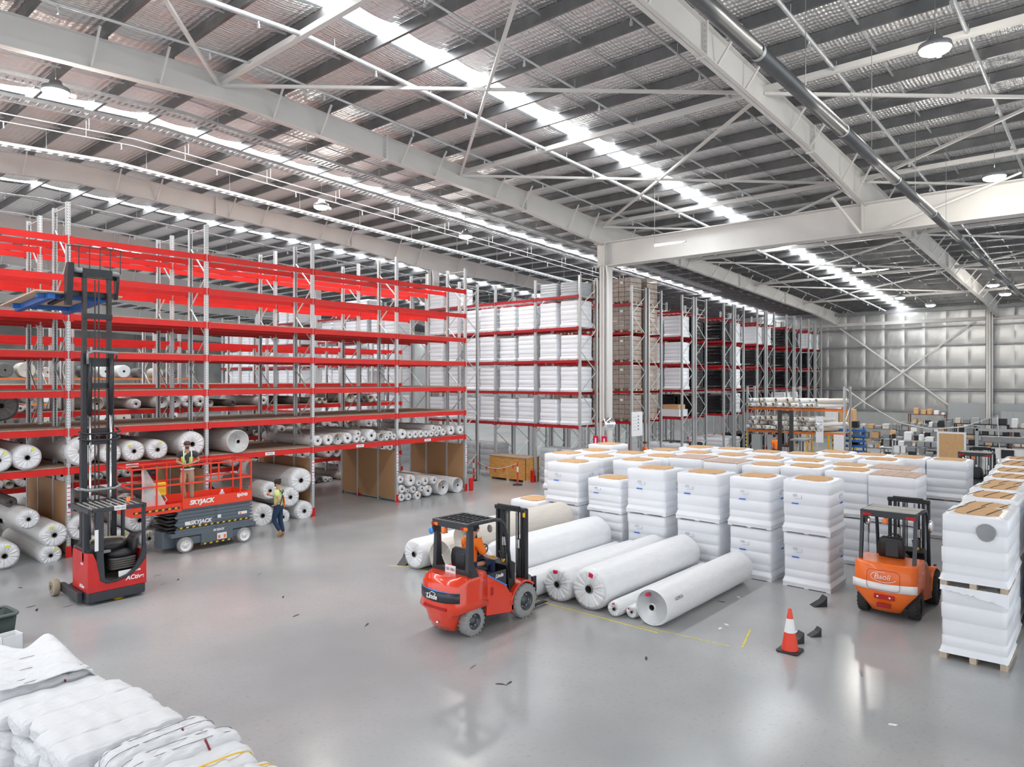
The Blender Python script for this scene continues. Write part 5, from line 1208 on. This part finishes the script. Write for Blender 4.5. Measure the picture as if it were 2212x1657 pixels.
person('man in yellow vest, dark tee and khaki trousers standing on the red lift platform', (8.98, 20.15, 1.285), -2.15, J1, dict(shirt=TEE, pants=KHAKI, boot=BOOT, vest=HIVY, sleeve=0.55), 'cap', True)
J2 = dict(ST); J2.update(pelvis=(0, 0, .97), elL=(-.18, .3, 1.18), wrL=(.0, .26, 1.02), paL=(.06, .2, 1.0), elR=(.08, -.27, 1.17), wrR=(.3, -.2, 1.24), paR=(.37, -.17, 1.27), knL=(.1, .09, .55), anL=(-.12, .1, .17), toL=(.0, .11, .06), knR=(-.02, -.1, .5), anR=(-.12, -.1, .09), toR=(.03, -.12, .04), face=(1, 0.1, 0))
P2 = person('man in lime shirt, safety harness, beanie and jeans walking beside the floor rolls', (11.45, 19.5, -0.015), 2.2, J2, dict(shirt=LIME, pants=JEAN, boot=BOOT, harness=1, sleeve=0.6), 'beanie', True)
MB().sphere((.39, -.16, 1.29), (0.05, 0.04, 0.05)).build('orange_glove', LAMPO, P2)
J3 = dict(ST); dz = -0.05
J3.update(pelvis=(0, 0, .12), waist=(-.02, 0, .28), chest=(-.0, 0, .49), neck=(0.05, 0, .66), jaw=(.09, -.01, .73), head=(.11, -.01, .8), crown=(.1, -.01, .86), shL=(0.02, .19, .58), elL=(.14, .26, .34), wrL=(.36, .2, .4), paL=(.43, .17, .42),
  shR=(.02, -.19, .58), elR=(.12, -.26, .32), wrR=(.36, -.26, .2), paR=(.43, -.24, .19), hipL=(.04, .1, .1), knL=(.47, .13, .14), anL=(.54, .13, -.3), toL=(.66, .14, -.38), hipR=(.04, -.1, .1), knR=(.46, -.14, .14), anR=(.46, -.14, -.3), toR=(.6, -.15, -.36), face=(1, -0.15, 0))
person('driver in orange top and navy trousers sitting in the red forklift, seen from behind', (9.86, 9.71, 1.05), 0, J3, dict(shirt=HIVO, pants=NAVY, boot=BLK, sleeve=0.95), 'hair')
person('far worker in orange shirt and black trousers beside the orange roll rack', (38.6, 14.6, 0), 1.2, ST, dict(shirt=HIVO, pants=NAVY, boot=BLK, sleeve=0.6), 'hair')
person('far worker in orange shirt standing at the rack end right of the column', (30.4, 17.9, 0), 2.4, ST, dict(shirt=HIVO, pants=NAVY, boot=BLK, sleeve=0.95), 'cap')

# ------------------------------------------------------------------ small floor things
def cone(x, y, label):
    t = thing('traffic_cone', label, 'cone', (x, y, 0)); MB().loft([[(px, py, z) for px, py in rrect(-0.19, 0.19, -0.19, 0.19, 0.05)] for z in (0.0, 0.035)], 0, False).build('base', BLK, t, 0.01)
    def rr_(z): return 0.145 - (z - 0.035) * 0.165
    for a, b, m_, nm in ((0.035, 0.34, LIFTR, 'cone_lower'), (0.34, 0.58, WHITEP, 'white_collar'), (0.58, 0.74, LIFTR, 'cone_tip')):
        e = 0.003 if nm == 'white_collar' else 0; MB().lathe([(a, rr_(a) + e), (b, rr_(b) + e)] + ([(b + 0.012, 0.02), (b + 0.01, 0.001)] if b > 0.7 else []), 28, 'z').build(nm, m_, t)
cone(12.6, 4.5, 'orange and white traffic cone with black base on the open floor')
def wedge(x, y, rz, label, s=1.0):
    t = thing('wheel_wedge', label, 'wedge', (x, y, 0), rz)
    o = MB().prism([(0, 0), (0.3 * s, 0), (0.3 * s, 0.22 * s), (0.22 * s, 0.12 * s)], -0.1 * s, 0.1 * s).build('wedge_body', BLK, t, 0.008); MB().box(0.298 * s, 0.305 * s, -0.05, 0.05, 0.02, 0.06).build('grip', DGR, t)
wedge(15.4, 5.05, -0.75, 'black plastic wedge nearest the orange forklift')
wedge(13.55, 4.5, -0.7, 'black plastic wedge behind the cone to its right', 0.75)
wedge(12.95, 4.65, -0.6, 'black plastic wedge half hidden by the cone', 0.9)
wedge(11.75, 14.1, 0.3, 'black plastic wedge at the left end of the floor rolls', 1.3)
SG = 'black scraps on the floor'
for i, (px, py, a) in enumerate(((340, 1243, .3), (385, 1252, 1), (300, 1265, 2), (352, 1262, .5), (70, 1310, .2), (80, 1318, 1.2), (145, 1310, .3), (45, 1270, 2), (793, 1349, .6), (1022, 1440, .3), (1010, 1372, 1.2), (1396, 1423, .5), (940, 1242, .2), (1100, 1476, .1), (1080, 1478, 2), (1860, 1455, .4), (612, 1290, 1), (640, 1330, .3), (560, 1240, .8), (1560, 1300, 1.8))):
    t_ = (px - PCX) / FPX; d = FPX * CAMH / (py - PCY); c, s = math.cos(YAW), math.sin(YAW); x, y = d * (c + t_ * s), d * (s - t_ * c); rnd = random.Random(i)
    pts = [(math.cos(k * PI / 3.5) * rnd.uniform(0.05, 0.14), math.sin(k * PI / 3.5) * rnd.uniform(0.01, 0.035)) for k in range(7)]
    tag(MB().prism(pts, 0.0, 0.004, 'z').build('floor_scrap', BLK if i % 3 else STEEL, loc=(x, y, 0.001), rot=(0, 0, a)), 'small torn dark scrap lying on the grey floor', 'scrap', SG)
for i, (px, py) in enumerate(((1555, 1358), (1570, 1350), (1930, 1566), (1720, 1365), (1595, 1290))):
    t_ = (px - PCX) / FPX; d = FPX * CAMH / (py - PCY); c, s = math.cos(YAW), math.sin(YAW); x, y = d * (c + t_ * s), d * (s - t_ * c)
    tag(MB().prism([(-.06, -.02), (.05, -.03), (.07, .02), (-.02, .03)], 0, 0.004, 'z').build('paper_scrap', PAPER, loc=(x, y, 0.001), rot=(0, 0, i)), 'small white paper scrap lying on the grey floor', 'scrap', 'white scraps on the floor')
# bollards with bunting, crate
def bollard(x, y, label):
    t = thing('bollard', label, 'bollard', (x, y, 0)); MB().lathe([(0, 0.23), (0.04, 0.22), (0.06, 0.06)], 20, 'z').build('base', BLK, t); MB().lathe([(0.05, 0.045), (0.95, 0.04), (1.02, 0.045), (1.05, 0.001)], 14, 'z').build('post', LIFTR, t); MB().lathe([(0.6, 0.046), (0.84, 0.045)], 14, 'z').build('white_sleeve', WHITEP, t)
bollard(23.96, 23.4, 'red and white bollard beside the right end of the red rack'); bollard(24.25, 20.9, 'red and white bollard in front of the plywood crate')
t = thing('bunting', 'sagging line of small red flags between the two bollards', 'bunting', (23.96, 23.4, 0)); a = Vector((0, 0, 1.0)); b = Vector((0.29, -2.5, 1.0))
pts = [a.lerp(b, k / 10) - Vector((0, 0, 0.55 * math.sin(PI * k / 10) * 0.6)) for k in range(11)]; MB().tube(pts, 0.01, 5).build('cord', WHITEP, t)
for k in range(1, 10, 2): p = pts[k]; MB().prism([(p.y - 0.09, p.z), (p.y + 0.09, p.z), (p.y, p.z - 0.2)], p.x, p.x + 0.006, 'x').build('flag', LIFTR, t)
t = thing('plywood_crate', 'orange brown plywood crate on the floor under the white pallet rack', 'crate', (25.0, 21.05, 0))
MB().box(0, 0.02, 0, 2.3, 0.1, 1.12).build('front_panel', PLY, t); MB().box(0, 1.0, 0, 0.02, 0.1, 1.12).build('side_panel', PLY, t); MB().box(-0.03, 1.02, -0.03, 2.33, 1.12, 1.15).build('lid', CHIP, t); MB().box(0.02, 1.0, 0.02, 2.3, 0.1, 1.1).build('core', PLY, t)
for y in (0.0, 1.05, 2.15): MB().box(0, 1.0, y, y + 0.15, 0, 0.1).build('skid', WOOD, t)
MB().box(-0.005, 0, 1.13, 1.15, 0.1, 1.1).build('joint', WOOD, t)
for x, y, lab in ((25.4, 20.95, 'red post guard at the foot of the rack beside the crate'), (25.4, 18.4, 'red post guard at the foot of the rack near the column'), (23.0, 25.9, 'red post guard behind the left bollard'), (25.4, 23.5, 'red post guard left of the crate')):
    tag(MB().box(x - 0.06, x + 0.02, y - 0.09, y + 0.09, 0, 0.55).build('post_guard', RED, bevel=0.02), lab, 'guard')

# bin and boxes at the left edge
t = thing('waste_bin', 'dark green plastic bin at the left edge of the floor', 'bin', (3.35, 15.3, 0), 0.1)
rg = [[(x * k, y * k, z) for x, y in rrect(-0.3, 0.3, -0.3, 0.3, 0.08)] for z, k in ((0, 0.82), (0.6, 1.0), (0.6, 0.95), (0.03, 0.78))]
MB().loft(rg, 0, True, (True, True)).build('bin_body', GRBIN, t); MB().tube([(x * 1.02, y * 1.02, 0.6) for x, y in rrect(-0.3, 0.3, -0.3, 0.3, 0.08)], 0.03, 6, closed=True).build('rim', mat('bin_rim', (0.1, 0.13, 0.12), 0.5), t)
t = thing('open_box', 'open white square box in front of the green bin', 'box', (3.42, 14.55, 0.02), 0.15)
for a, b, c_, d_ in ((-0.16, 0.16, -0.15, -0.14), (-0.16, 0.16, 0.14, 0.15), (-0.16, -0.15, -0.15, 0.15), (0.15, 0.16, -0.15, 0.15)): MB().box(a, b, c_, d_, 0, 0.38).build('side', PAPER, t)
MB().box(-0.16, 0.16, -0.15, 0.15, 0, 0.01).build('bottom', PAPER, t)
tag(MB().box(-0.1, 0.12, -0.14, 0.14, 0, 0.3).build('dark_bag', BLK, loc=(3.05, 14.5, 0.02), bevel=0.06), 'black bag beside the white box at the left edge', 'bag')
tag(MB().box(-0.3, 0.6, -0.45, 0.45, 0, 0.018).build('base_sheet', BLK, loc=(3.1, 14.55, 0.0)), 'flat black sheet under the white box', 'sheet')

# ------------------------------------------------------------------ white bag bundles in the corner
from mathutils import noise as mnoise
def bundle_mesh(L, Wd, Hh, seed, kind):
    rnd = random.Random(seed); n = 44; rings = []; N = 34
    for i in range(N + 1):
        u = i / N; e = 1 - abs(2 * u - 1) ** (10 if kind == 'flat' else 5); e = max(0.0, e) ** 0.5
        w2 = Wd / 2 * (0.78 + 0.22 * e) * (1 + 0.03 * math.sin(i * 1.3 + seed)); h2 = Hh / 2 * (0.45 + 0.55 * e) * (1 + 0.05 * math.sin(i * 0.9 + seed)); ring = []
        if kind == 'bulge': h2 *= 1 - 0.1 * (1 if i in (9, 25) else 0)
        for k in range(n):
            a = 2 * PI * k / n; ca, sa = math.cos(a), math.sin(a); p = 0.55 if kind == 'flat' else 0.75
            y = math.copysign(abs(ca) ** p, ca) * w2; z = math.copysign(abs(sa) ** p, sa) * h2
            j = 0.012 * math.sin(7 * a + i * 0.7 + seed) if kind == 'bulge' else 0.008 * math.sin(13 * a + seed)
            px_ = (u - 0.5) * L; nv = mnoise.noise_vector(Vector((px_ * 3 + seed * 7, y * 5, z * 9))); nw = mnoise.noise_vector(Vector((px_ * 9 + seed * 3, y * 14, z * 30)))
            ring.append((px_ + nv.x * 0.035 + nw.x * 0.01, y * (1 + j * 2) + nv.y * 0.03 + nw.y * 0.01, z * (1 + j * 2) + Hh / 2 + nv.z * 0.03 + nw.z * 0.009))
        rings.append(ring)
    mb = MB().loft(rings, 0, True); return mb.mesh('bag_bundle', BAGW)
def bundle_proto(key, L, Wd, Hh, kind, straps, sm):
    PROTO[key] = []
    for v in range(3):
        r = thing('bag_bundle', 'x', 'bag bundle', (0, 0, -50)); link('folded_bags', bundle_mesh(L, Wd, Hh, v * 3 + len(key), kind), r)
        for x in straps:
            MB().tube([(x + 0.01 * math.sin(3 * a), (Wd / 2 + 0.004) * math.copysign(abs(math.cos(a)) ** 0.6, math.cos(a)), Hh / 2 + (Hh / 2 + 0.002) * math.copysign(abs(math.sin(a)) ** 0.6, math.sin(a))) for a in [2 * PI * k / 24 for k in range(24)]], 0.005, 5, closed=True).build('tie_band', sm, r)
        PROTO[key].append(r)
bundle_proto('bagflat', 1.25, 0.52, 0.26, 'flat', (), BLK)
bundle_proto('bagtie', 1.15, 0.42, 0.34, 'bulge', (), BLK)
# bands run along the bundle: add as long thin ribbons over the top
for r in PROTO['bagtie']:
    MB().tube([(0.2, -0.1, 0.34), (0.21, -0.19, 0.26), (0.22, -0.23, 0.15)], 0.012, 5).build('maroon_tie', MAROON, r)
    for y in (-0.08, 0.07):
        MB().tube([(0.585 * math.copysign(abs(math.cos(a)) ** 0.5, math.cos(a)), y, 0.17 + 0.172 * math.copysign(abs(math.sin(a)) ** 0.5, math.sin(a))) for a in [2 * PI * k / 28 for k in range(28)]], 0.004, 5, closed=True).build('tie_band', INK, r)
bundle_proto('bagyel', 1.0, 0.45, 0.34, 'bulge', (), BLK)
for r in PROTO['bagyel']:
    MB().tube([(0.505 * math.copysign(abs(math.cos(a)) ** 0.5, math.cos(a)), 0.02, 0.17 + 0.178 * math.copysign(abs(math.sin(a)) ** 0.5, math.sin(a))) for a in [2 * PI * k / 28 for k in range(28)]], 0.008, 5, closed=True).build('tie_band', YEL, r)
for r in PROTO['bagflat'][:1]:
    for x in (-0.35, 0.05, 0.4): MB().tube([(x, -0.2, 0.2), (x + 0.01, -0.262, 0.16), (x + 0.02, -0.262, 0.08)], 0.012, 5).build('maroon_tie', MAROON, r)
BG = 'white bag bundles in the near left corner'
def bag(key, x, y, z, rz, label): o = place(key, x, y, z, label, BG, rz); return o
def pile(x0, ys, levels, name, keys, z0=0.14):
    for li, zz in enumerate(levels):
        for i, y in enumerate(ys):
            key = keys[(li * len(ys) + i) % len(keys)] if li == len(levels) - 1 else 'bagflat'
            bag(key, x0 + random.uniform(-0.05, 0.05), y + random.uniform(-0.03, 0.03), z0 + zz + random.uniform(0, 0.02), random.uniform(-0.07, 0.07), 'white folded bag bundle, %s, %s from the back, %s layer' % (name, ORD[i], ('bottom', 'second', 'third', 'top')[li if li < len(levels) - 1 else 3]))
pile(2.85, [11.75, 11.35, 10.95, 10.55, 10.15], (0.0, 0.24, 0.48), 'far pile', ['bagflat', 'bagtie', 'bagtie', 'bagtie', 'bagflat'])
pile(3.0, [9.75, 9.32, 8.88, 8.45], (0.0, 0.25, 0.5), 'middle pile', ['bagflat', 'bagflat', 'bagflat', 'bagflat'])
pile(3.45, [9.95, 9.5], (0.0, 0.25), 'small pile', ['bagtie', 'bagflat']) if False else None
pile(3.28, [7.95, 7.6, 7.25, 6.9, 6.5, 6.1], (0.0, 0.25, 0.45), 'near right pile', ['bagtie', 'bagtie', 'bagflat', 'bagyel', 'bagyel', 'bagyel'])
pile(2.45, [7.85, 7.4], (0.0, 0.25), 'nearest pile', ['bagtie', 'bagtie', 'bagflat'])
bag('bagyel', 2.3, 8.55, 0.02, 1.2, 'white bag bundle with a yellow band leaning low at the front of the piles')
for i, (x, y, sx, sy) in enumerate(((2.85, 10.95, 1.15, 2.0), (3.0, 8.9, 1.15, 1.7), (3.2, 7.0, 1.15, 2.3), (2.4, 7.6, 0.9, 1.0))):
    tag(link('wooden_pallet', pallet_mesh(sx, sy), None, (x, y, 0)), 'pale wooden pallet under the %s pile of white bag bundles' % ('far', 'middle', 'near right', 'nearest')[i], 'pallet')
# loose thrown sheet over the far pile
t = MB(); vs = []; rnd = random.Random(9)
for i in range(13):
    for j in range(17):
        x = 2.25 + 1.25 * i / 12; y = 10.3 + 1.65 * j / 16; z = 0.98 + 0.1 * math.sin(i * 0.9 + j * 0.5) * math.sin(j * 0.7) + 0.06 * abs(math.sin(i * 1.7 - j * 0.9)) + rnd.uniform(-0.008, 0.008)
        if i > 10: z -= 0.12 * (i - 10)
        vs.append((x, y, z))
t.add(vs, [(i * 17 + j, i * 17 + j + 1, (i + 1) * 17 + j + 1, (i + 1) * 17 + j) for i in range(12) for j in range(16)], 0, True)
o = tag(t.build('draped_bag', BAGW), 'crumpled white woven bag thrown over the far pile of bundles', 'bag'); sd = o.modifiers.new('s', 'SOLIDIFY'); sd.thickness = 0.02; sb = o.modifiers.new('b', 'SUBSURF'); sb.levels = 1; sb.render_levels = 1

# ------------------------------------------------------------------ far right working area
OR_ = rack('orange beamed rack with thin rolls and yellow black striped posts, far right', (42.0, 17.6, 0), -PI / 2, [0, 2.8, 5.6], [(0, 1.2)], [1.75, 3.1], 4.4, ORANGE, {0: CHIP}, 0.12, nboard=2)
for y in (17.6, 14.8):
    for k in range(6): MB().box(-0.08, -0.06, -0.06, 0.06, 0.3 + k * 0.22, 0.4 + k * 0.22).build('hazard_band', YEL, OR_, loc=(17.6 - y, -0.02, 0), rot=(0, 0, PI / 2))
GR = 'thin rolls on the orange rack'; rnd = random.Random(21)
for lvl, z0 in ((0, 1.79), (1, 3.13)):
    for layer in range(3 if lvl == 0 else 2):
        y = 17.55 - layer * 0.15; q = 0
        while y > 13.3:
            R = rnd.uniform(0.1, 0.16)
            if layer == 0 or rnd.random() < 0.75:
                roll(rnd.choice(['cream', 'cream', 'wrapg', 'wrapg']), 41.75 + rnd.uniform(-0.1, 0.15), y, z0 + 0.16 + layer * 0.27, R, rnd.uniform(1.7, 2.3),
                     'thin pale roll, %s from the left, %s layer, %s orange rack shelf' % (ordn(q), ('bottom', 'middle', 'top')[layer], ('lower', 'upper')[lvl]), GR, 'x', lean=-0.55 + rnd.uniform(-0.08, 0.08)); q += 1
            y -= 2 * R + 0.06
# tall dark truck mast in front of it
t = thing('truck_mast', 'dark upright forklift mast standing in front of the far orange rack', 'mast', (33.6, 12.2, 0))
for y in (-0.32, 0.22): MB().box(0, 0.14, y, y + 0.16, 0, 3.35).build('mast_channel', MASTB, t)
for z in (0.6, 1.6, 3.2): MB().box(0.02, 0.1, -0.3, 0.3, z, z + 0.12).build('mast_crossbar', MASTB, t)
for y in (-0.06, 0.06): MB().tube([(0.05, y, 0.1), (0.05, y, 3.2)], 0.02, 6).build('mast_chain', STEEL, t)
MB().box(-0.6, 0.9, -0.9, -0.4, 0.3, 1.2).build('truck_body', DGR, t, 0.05); MB().box(-0.3, 0.9, -1.0, -0.3, 1.95, 2.02).build('truck_roof', STEEL, t)
MB().box(-0.25, -0.2, -0.9, -0.85, 1.2, 1.95).build('roof_pillar', DGR, t)
CN = {'white_paint': 'white', 'cardboard': 'brown', 'grey_steel': 'grey', 'white_paper': 'white', 'cabinet_grey': 'pale grey', 'roll_cream': 'cream', 'black_plastic': 'black', 'blue_paint': 'blue'}
def shelf(x, y, wy, h, n, material, label, items, dx=0.6, rz=0):
    short = label
    SNM[short] = SHN[len(SNM)]
    t = thing('shelf_unit', label, 'shelf', (x, y, 0), rz)
    for sx in (0, dx):
        for sy in (0, wy): MB().box(sx - 0.03, sx + 0.03, sy - 0.03, sy + 0.03, 0, h).build('post', material, t)
    for k in range(n):
        z = 0.3 + k * (h - 0.35) / max(1, n - 1); MB().box(-0.03, dx + 0.03, -0.03, wy + 0.03, z, z + 0.04).build('shelf_board', material, t)
        yy = 0.05; nb = -1
        while items and yy < wy - 0.25:
            w_ = rnd.uniform(0.15, 0.4); hh = rnd.uniform(0.12, (h / n) * 0.75); yy2 = min(yy + w_, wy - 0.03)
            m_ = rnd.choice(items); o = MB().box(0.03, dx - 0.1, 0, yy2 - yy, 0, hh).build('stored_box', m_, bevel=0.02); o.location = Vector((x, y + yy, z + 0.042)); nb += 1; tag(o, '%s item, %s along the %s board of the %s' % (CN.get(m_.name, 'pale'), ORD[min(nb, 19)], ('lowest', 'second', 'third', 'top')[min(3, k)], SNM[short]), 'box', 'stored boxes in the far work area')
            yy = yy2 + rnd.uniform(0.02, 0.2)
    return t
SNM = {}
SHN = ['leftmost grey shelf unit', 'crowded grey shelf unit', 'black shelf unit', 'dark brown shelf unit', 'brown bookcase', 'low grey shelf unit', 'white wire shelf unit']
GI = [CARD, STEEL, STEEL, CABG, CREAMR, BLK, BLK, STEEL, WHITEP]
shelf(44.0, 9.8, 2.4, 2.0, 4, STEEL, 'grey shelf unit in the far work area, leftmost behind the pallets', GI)
shelf(46.0, 7.5, 2.6, 2.1, 4, STEEL, 'grey shelf unit in the far work area, crowded with white tubs', [WHITEP, STEEL, STEEL, BLK, CABG])
shelf(49.0, 5.2, 2.6, 2.2, 4, BLK, 'black shelf unit in the far work area under the cross brace', GI)
shelf(44.5, 2.6, 2.0, 2.3, 3, mat('brown_wood', (0.16, 0.08, 0.06), 0.6), 'dark brown shelf unit with pale rolls of paper at far right', [CREAMR, PAPER, CREAMR])
shelf(55.5, 9.4, 2.2, 2.4, 4, mat('brown_wood', (0.16, 0.08, 0.06), 0.6), 'brown bookcase against the end wall', [PAPER, CARD])
shelf(52.0, 7.2, 3.0, 1.9, 3, STEEL, 'low grey shelf unit near the end wall column', GI)
shelf(40.5, 7.0, 2.2, 1.7, 3, GALV, 'white wire shelf unit just behind the sixth pallet row', [STEEL, WHITEP, BLK])
bl = thing('blue_rack', 'blue cantilever rack stacked with blue trays at far right of the orange rack', 'rack', (43.5, 11.3, 0), 0.2)
for k in range(5):
    MB().box(0, 0.9, 0, 1.7, 0.6 + k * 0.3, 0.66 + k * 0.3).build('blue_tray', BLUEP, bl, rot=(0, 0, 0)); MB().box(-0.02, 0, 0, 1.7, 0.6 + k * 0.3, 0.74 + k * 0.3).build('tray_lip', BLUEP, bl)
for y in (0.1, 1.6): MB().box(0.4, 0.48, y - 0.04, y + 0.04, 0, 2.1).build('blue_post', BLUEP, bl)
yb = thing('yellow_bench', 'yellow steel bench carrying cardboard boxes behind the blue rack', 'bench', (47.5, 13.0, 0))
MB().box(0, 1.2, 0, 3.0, 1.85, 1.95).build('bench_top', YEL, yb)
for y in (0.1, 1.5, 2.85): MB().box(0.1, 0.2, y, y + 0.1, 0, 1.85).box(1.0, 1.1, y, y + 0.1, 0, 1.85).build('bench_leg', YEL, yb)
tag(MB().box(47.7, 48.5, 14.0, 14.8, 1.96, 3.1).build('wrapped_box', WRAP, bevel=0.03), 'tall white wrapped box on the yellow bench', 'box')
tag(MB().box(47.7, 48.5, 13.1, 13.9, 1.96, 2.9).build('cardboard_box', CARD, bevel=0.01), 'brown cardboard box on the yellow bench', 'box')
t = thing('cork_board', 'orange brown board in a white frame behind the right hand pallets', 'board', (36.0, 5.3, 0.5)); MB().box(0, 0.04, 0, 1.1, 0, 2.0).build('frame', WHITEP, t); MB().box(-0.01, 0, 0.08, 1.02, 0.08, 1.92).build('cork_panel', CARD, t)
MB().box(0, 0.05, 0.1, 0.18, -0.5, 0).box(0, 0.05, 0.92, 1.0, -0.5, 0).build('leg', WHITEP, t)
t = thing('machine_frame', 'white steel framed machine standing at far right of the work area', 'machine', (40.0, 3.4, 0))
for y in (0, 2.0): MB().box(0, 0.12, y, y + 0.12, 0, 2.45).build('frame_post', CABG, t)
MB().box(0, 0.12, 0, 2.1, 2.35, 2.47).build('frame_top', CABG, t); MB().box(0.1, 0.9, 0.3, 1.8, 0.5, 1.5).build('machine_body', WHITEP, t, 0.03); MB().box(0.05, 0.1, 0.6, 1.1, 1.1, 1.5).build('screen', BLK, t); MB().box(0.1, 0.6, 0.2, 1.9, 1.8, 2.1).build('gear_box', STEEL, t, 0.05)
for i, (x, y, sx, sy, h) in enumerate(((57.5, 2.5, 0.8, 2.2, 1.9), (57.5, 0.2, 0.8, 2.0, 1.9), (58.6, 5.2, 0.7, 1.4, 2.6))):
    t = thing('cabinet', 'grey steel cabinet against the end wall, %s from the wall column' % ORD[i], 'cabinet', (x, y, 0)); MB().box(0, sx, 0, sy, 0, h).build('carcass', CABG, t, 0.01)
    for k in range(2): d = MB().box(-0.02, 0, 0.02 + k * sy / 2, sy / 2 - 0.02 + k * sy / 2, 0.05, h - 0.05).build('door', CABG, t, 0.005); MB().box(-0.05, -0.02, sy / 2 - 0.1 + k * 0.15, sy / 2 - 0.07 + k * 0.15, h / 2 - 0.1, h / 2 + 0.1).build('handle', STEEL, d)
for i, (x, y, sx, sy, h, m_) in enumerate(((42.0, 8.6, 0.8, 1.6, 1.15, PAPER), (39.0, 5.6, 1.0, 3.0, 1.05, STEEL), (50.5, 9.5, 1.0, 2.5, 1.1, WHITEP), (54.0, 4.4, 1.0, 2.6, 1.2, STEEL), (47.0, 10.6, 0.9, 1.8, 1.0, CABG))):
    t = thing('work_table', ('white table behind the pallets near the blue rack', 'grey table directly behind the far pallets', 'white table by the end wall brace', 'grey table at the foot of the wall column', 'pale grey table beside the yellow bench')[i], 'table', (x, y, 0)); MB().box(0, sx, 0, sy, h - 0.05, h).build('table_top', m_, t)
    for a in (0.03, sx - 0.08):
        for b in (0.03, sy - 0.08): MB().box(a, a + 0.05, b, b + 0.05, 0, h - 0.05).build('leg', STEEL, t)
    for q in range(4):
        hh = rnd.uniform(0.12, 0.45); o = MB().box(0, 0.35, 0, 0.3, 0, hh).build('stored_box', rnd.choice(GI + [BLUEP]), loc=(x + 0.2 + rnd.uniform(-0.1, 0.2), y + 0.1 + q * (sy - 0.4) / 3.5, h + 0.002), bevel=0.015); tag(o, '%s box, %s along the %s' % (('small', 'square', 'low', 'plain')[q], ORD[q], ('white table near the blue rack', 'grey table behind the far pallets', 'white table by the end wall', 'grey table by the wall column', 'pale grey table by the yellow bench')[i]), 'box', 'clutter on the far tables')
tag(MB().tube([(43.5, 12.4, 4.3), (44.5, 11.5, 3.4), (45.5, 10, 2.3), (46, 8.5, 1.95), (45.5, 6.8, 2.2), (44.8, 5.2, 2.9), (44.6, 5.0, 0.0)], 0.03, 6).build('overhead_hose', CREAM), 'pale sagging hose strung above the far work area', 'hose')
for i, (x, y, z) in enumerate(((41.9, 15.8, 0), (41.7, 16.7, 0))):
    tag(MB().box(0, 0.5, 0, 0.5, 0, 1.5).build('electrical_cabinet', CABG, loc=(x, y, z), bevel=0.01), 'grey upright cabinet under the orange rack, %s' % ('right', 'left')[i], 'cabinet')
t = thing('lane_sign', 'tall white sign with black characters on the orange rack post', 'sign', (41.8, 13.05, 1.2)); MB().box(0, 0.02, 0, 0.42, 0, 1.5).build('panel', PAPER, t); text('BC', 0.25, INK, t, (-0.004, 0.2, 1.1), RXM); text('DE', 0.25, INK, t, (-0.004, 0.2, 0.7), RXM)
tag(MB().box(41.8, 41.82, 11.95, 12.5, 0.2, 1.7).build('white_panel', PAPER), 'plain white panel on the right post of the orange rack', 'sign')
tag(MB().box(26.0, 26.25, 0.9, 1.3, 9.5, 9.75).build('blue_hoist', BLUEL, bevel=0.04), 'small blue hoist under the transfer beam at the right edge', 'hoist')
# remove unplaced prototypes
for key, lst in PROTO.items():
    for r in lst:
        for ch in list(r.children_recursive): bpy.data.objects.remove(ch)
        bpy.data.objects.remove(r)
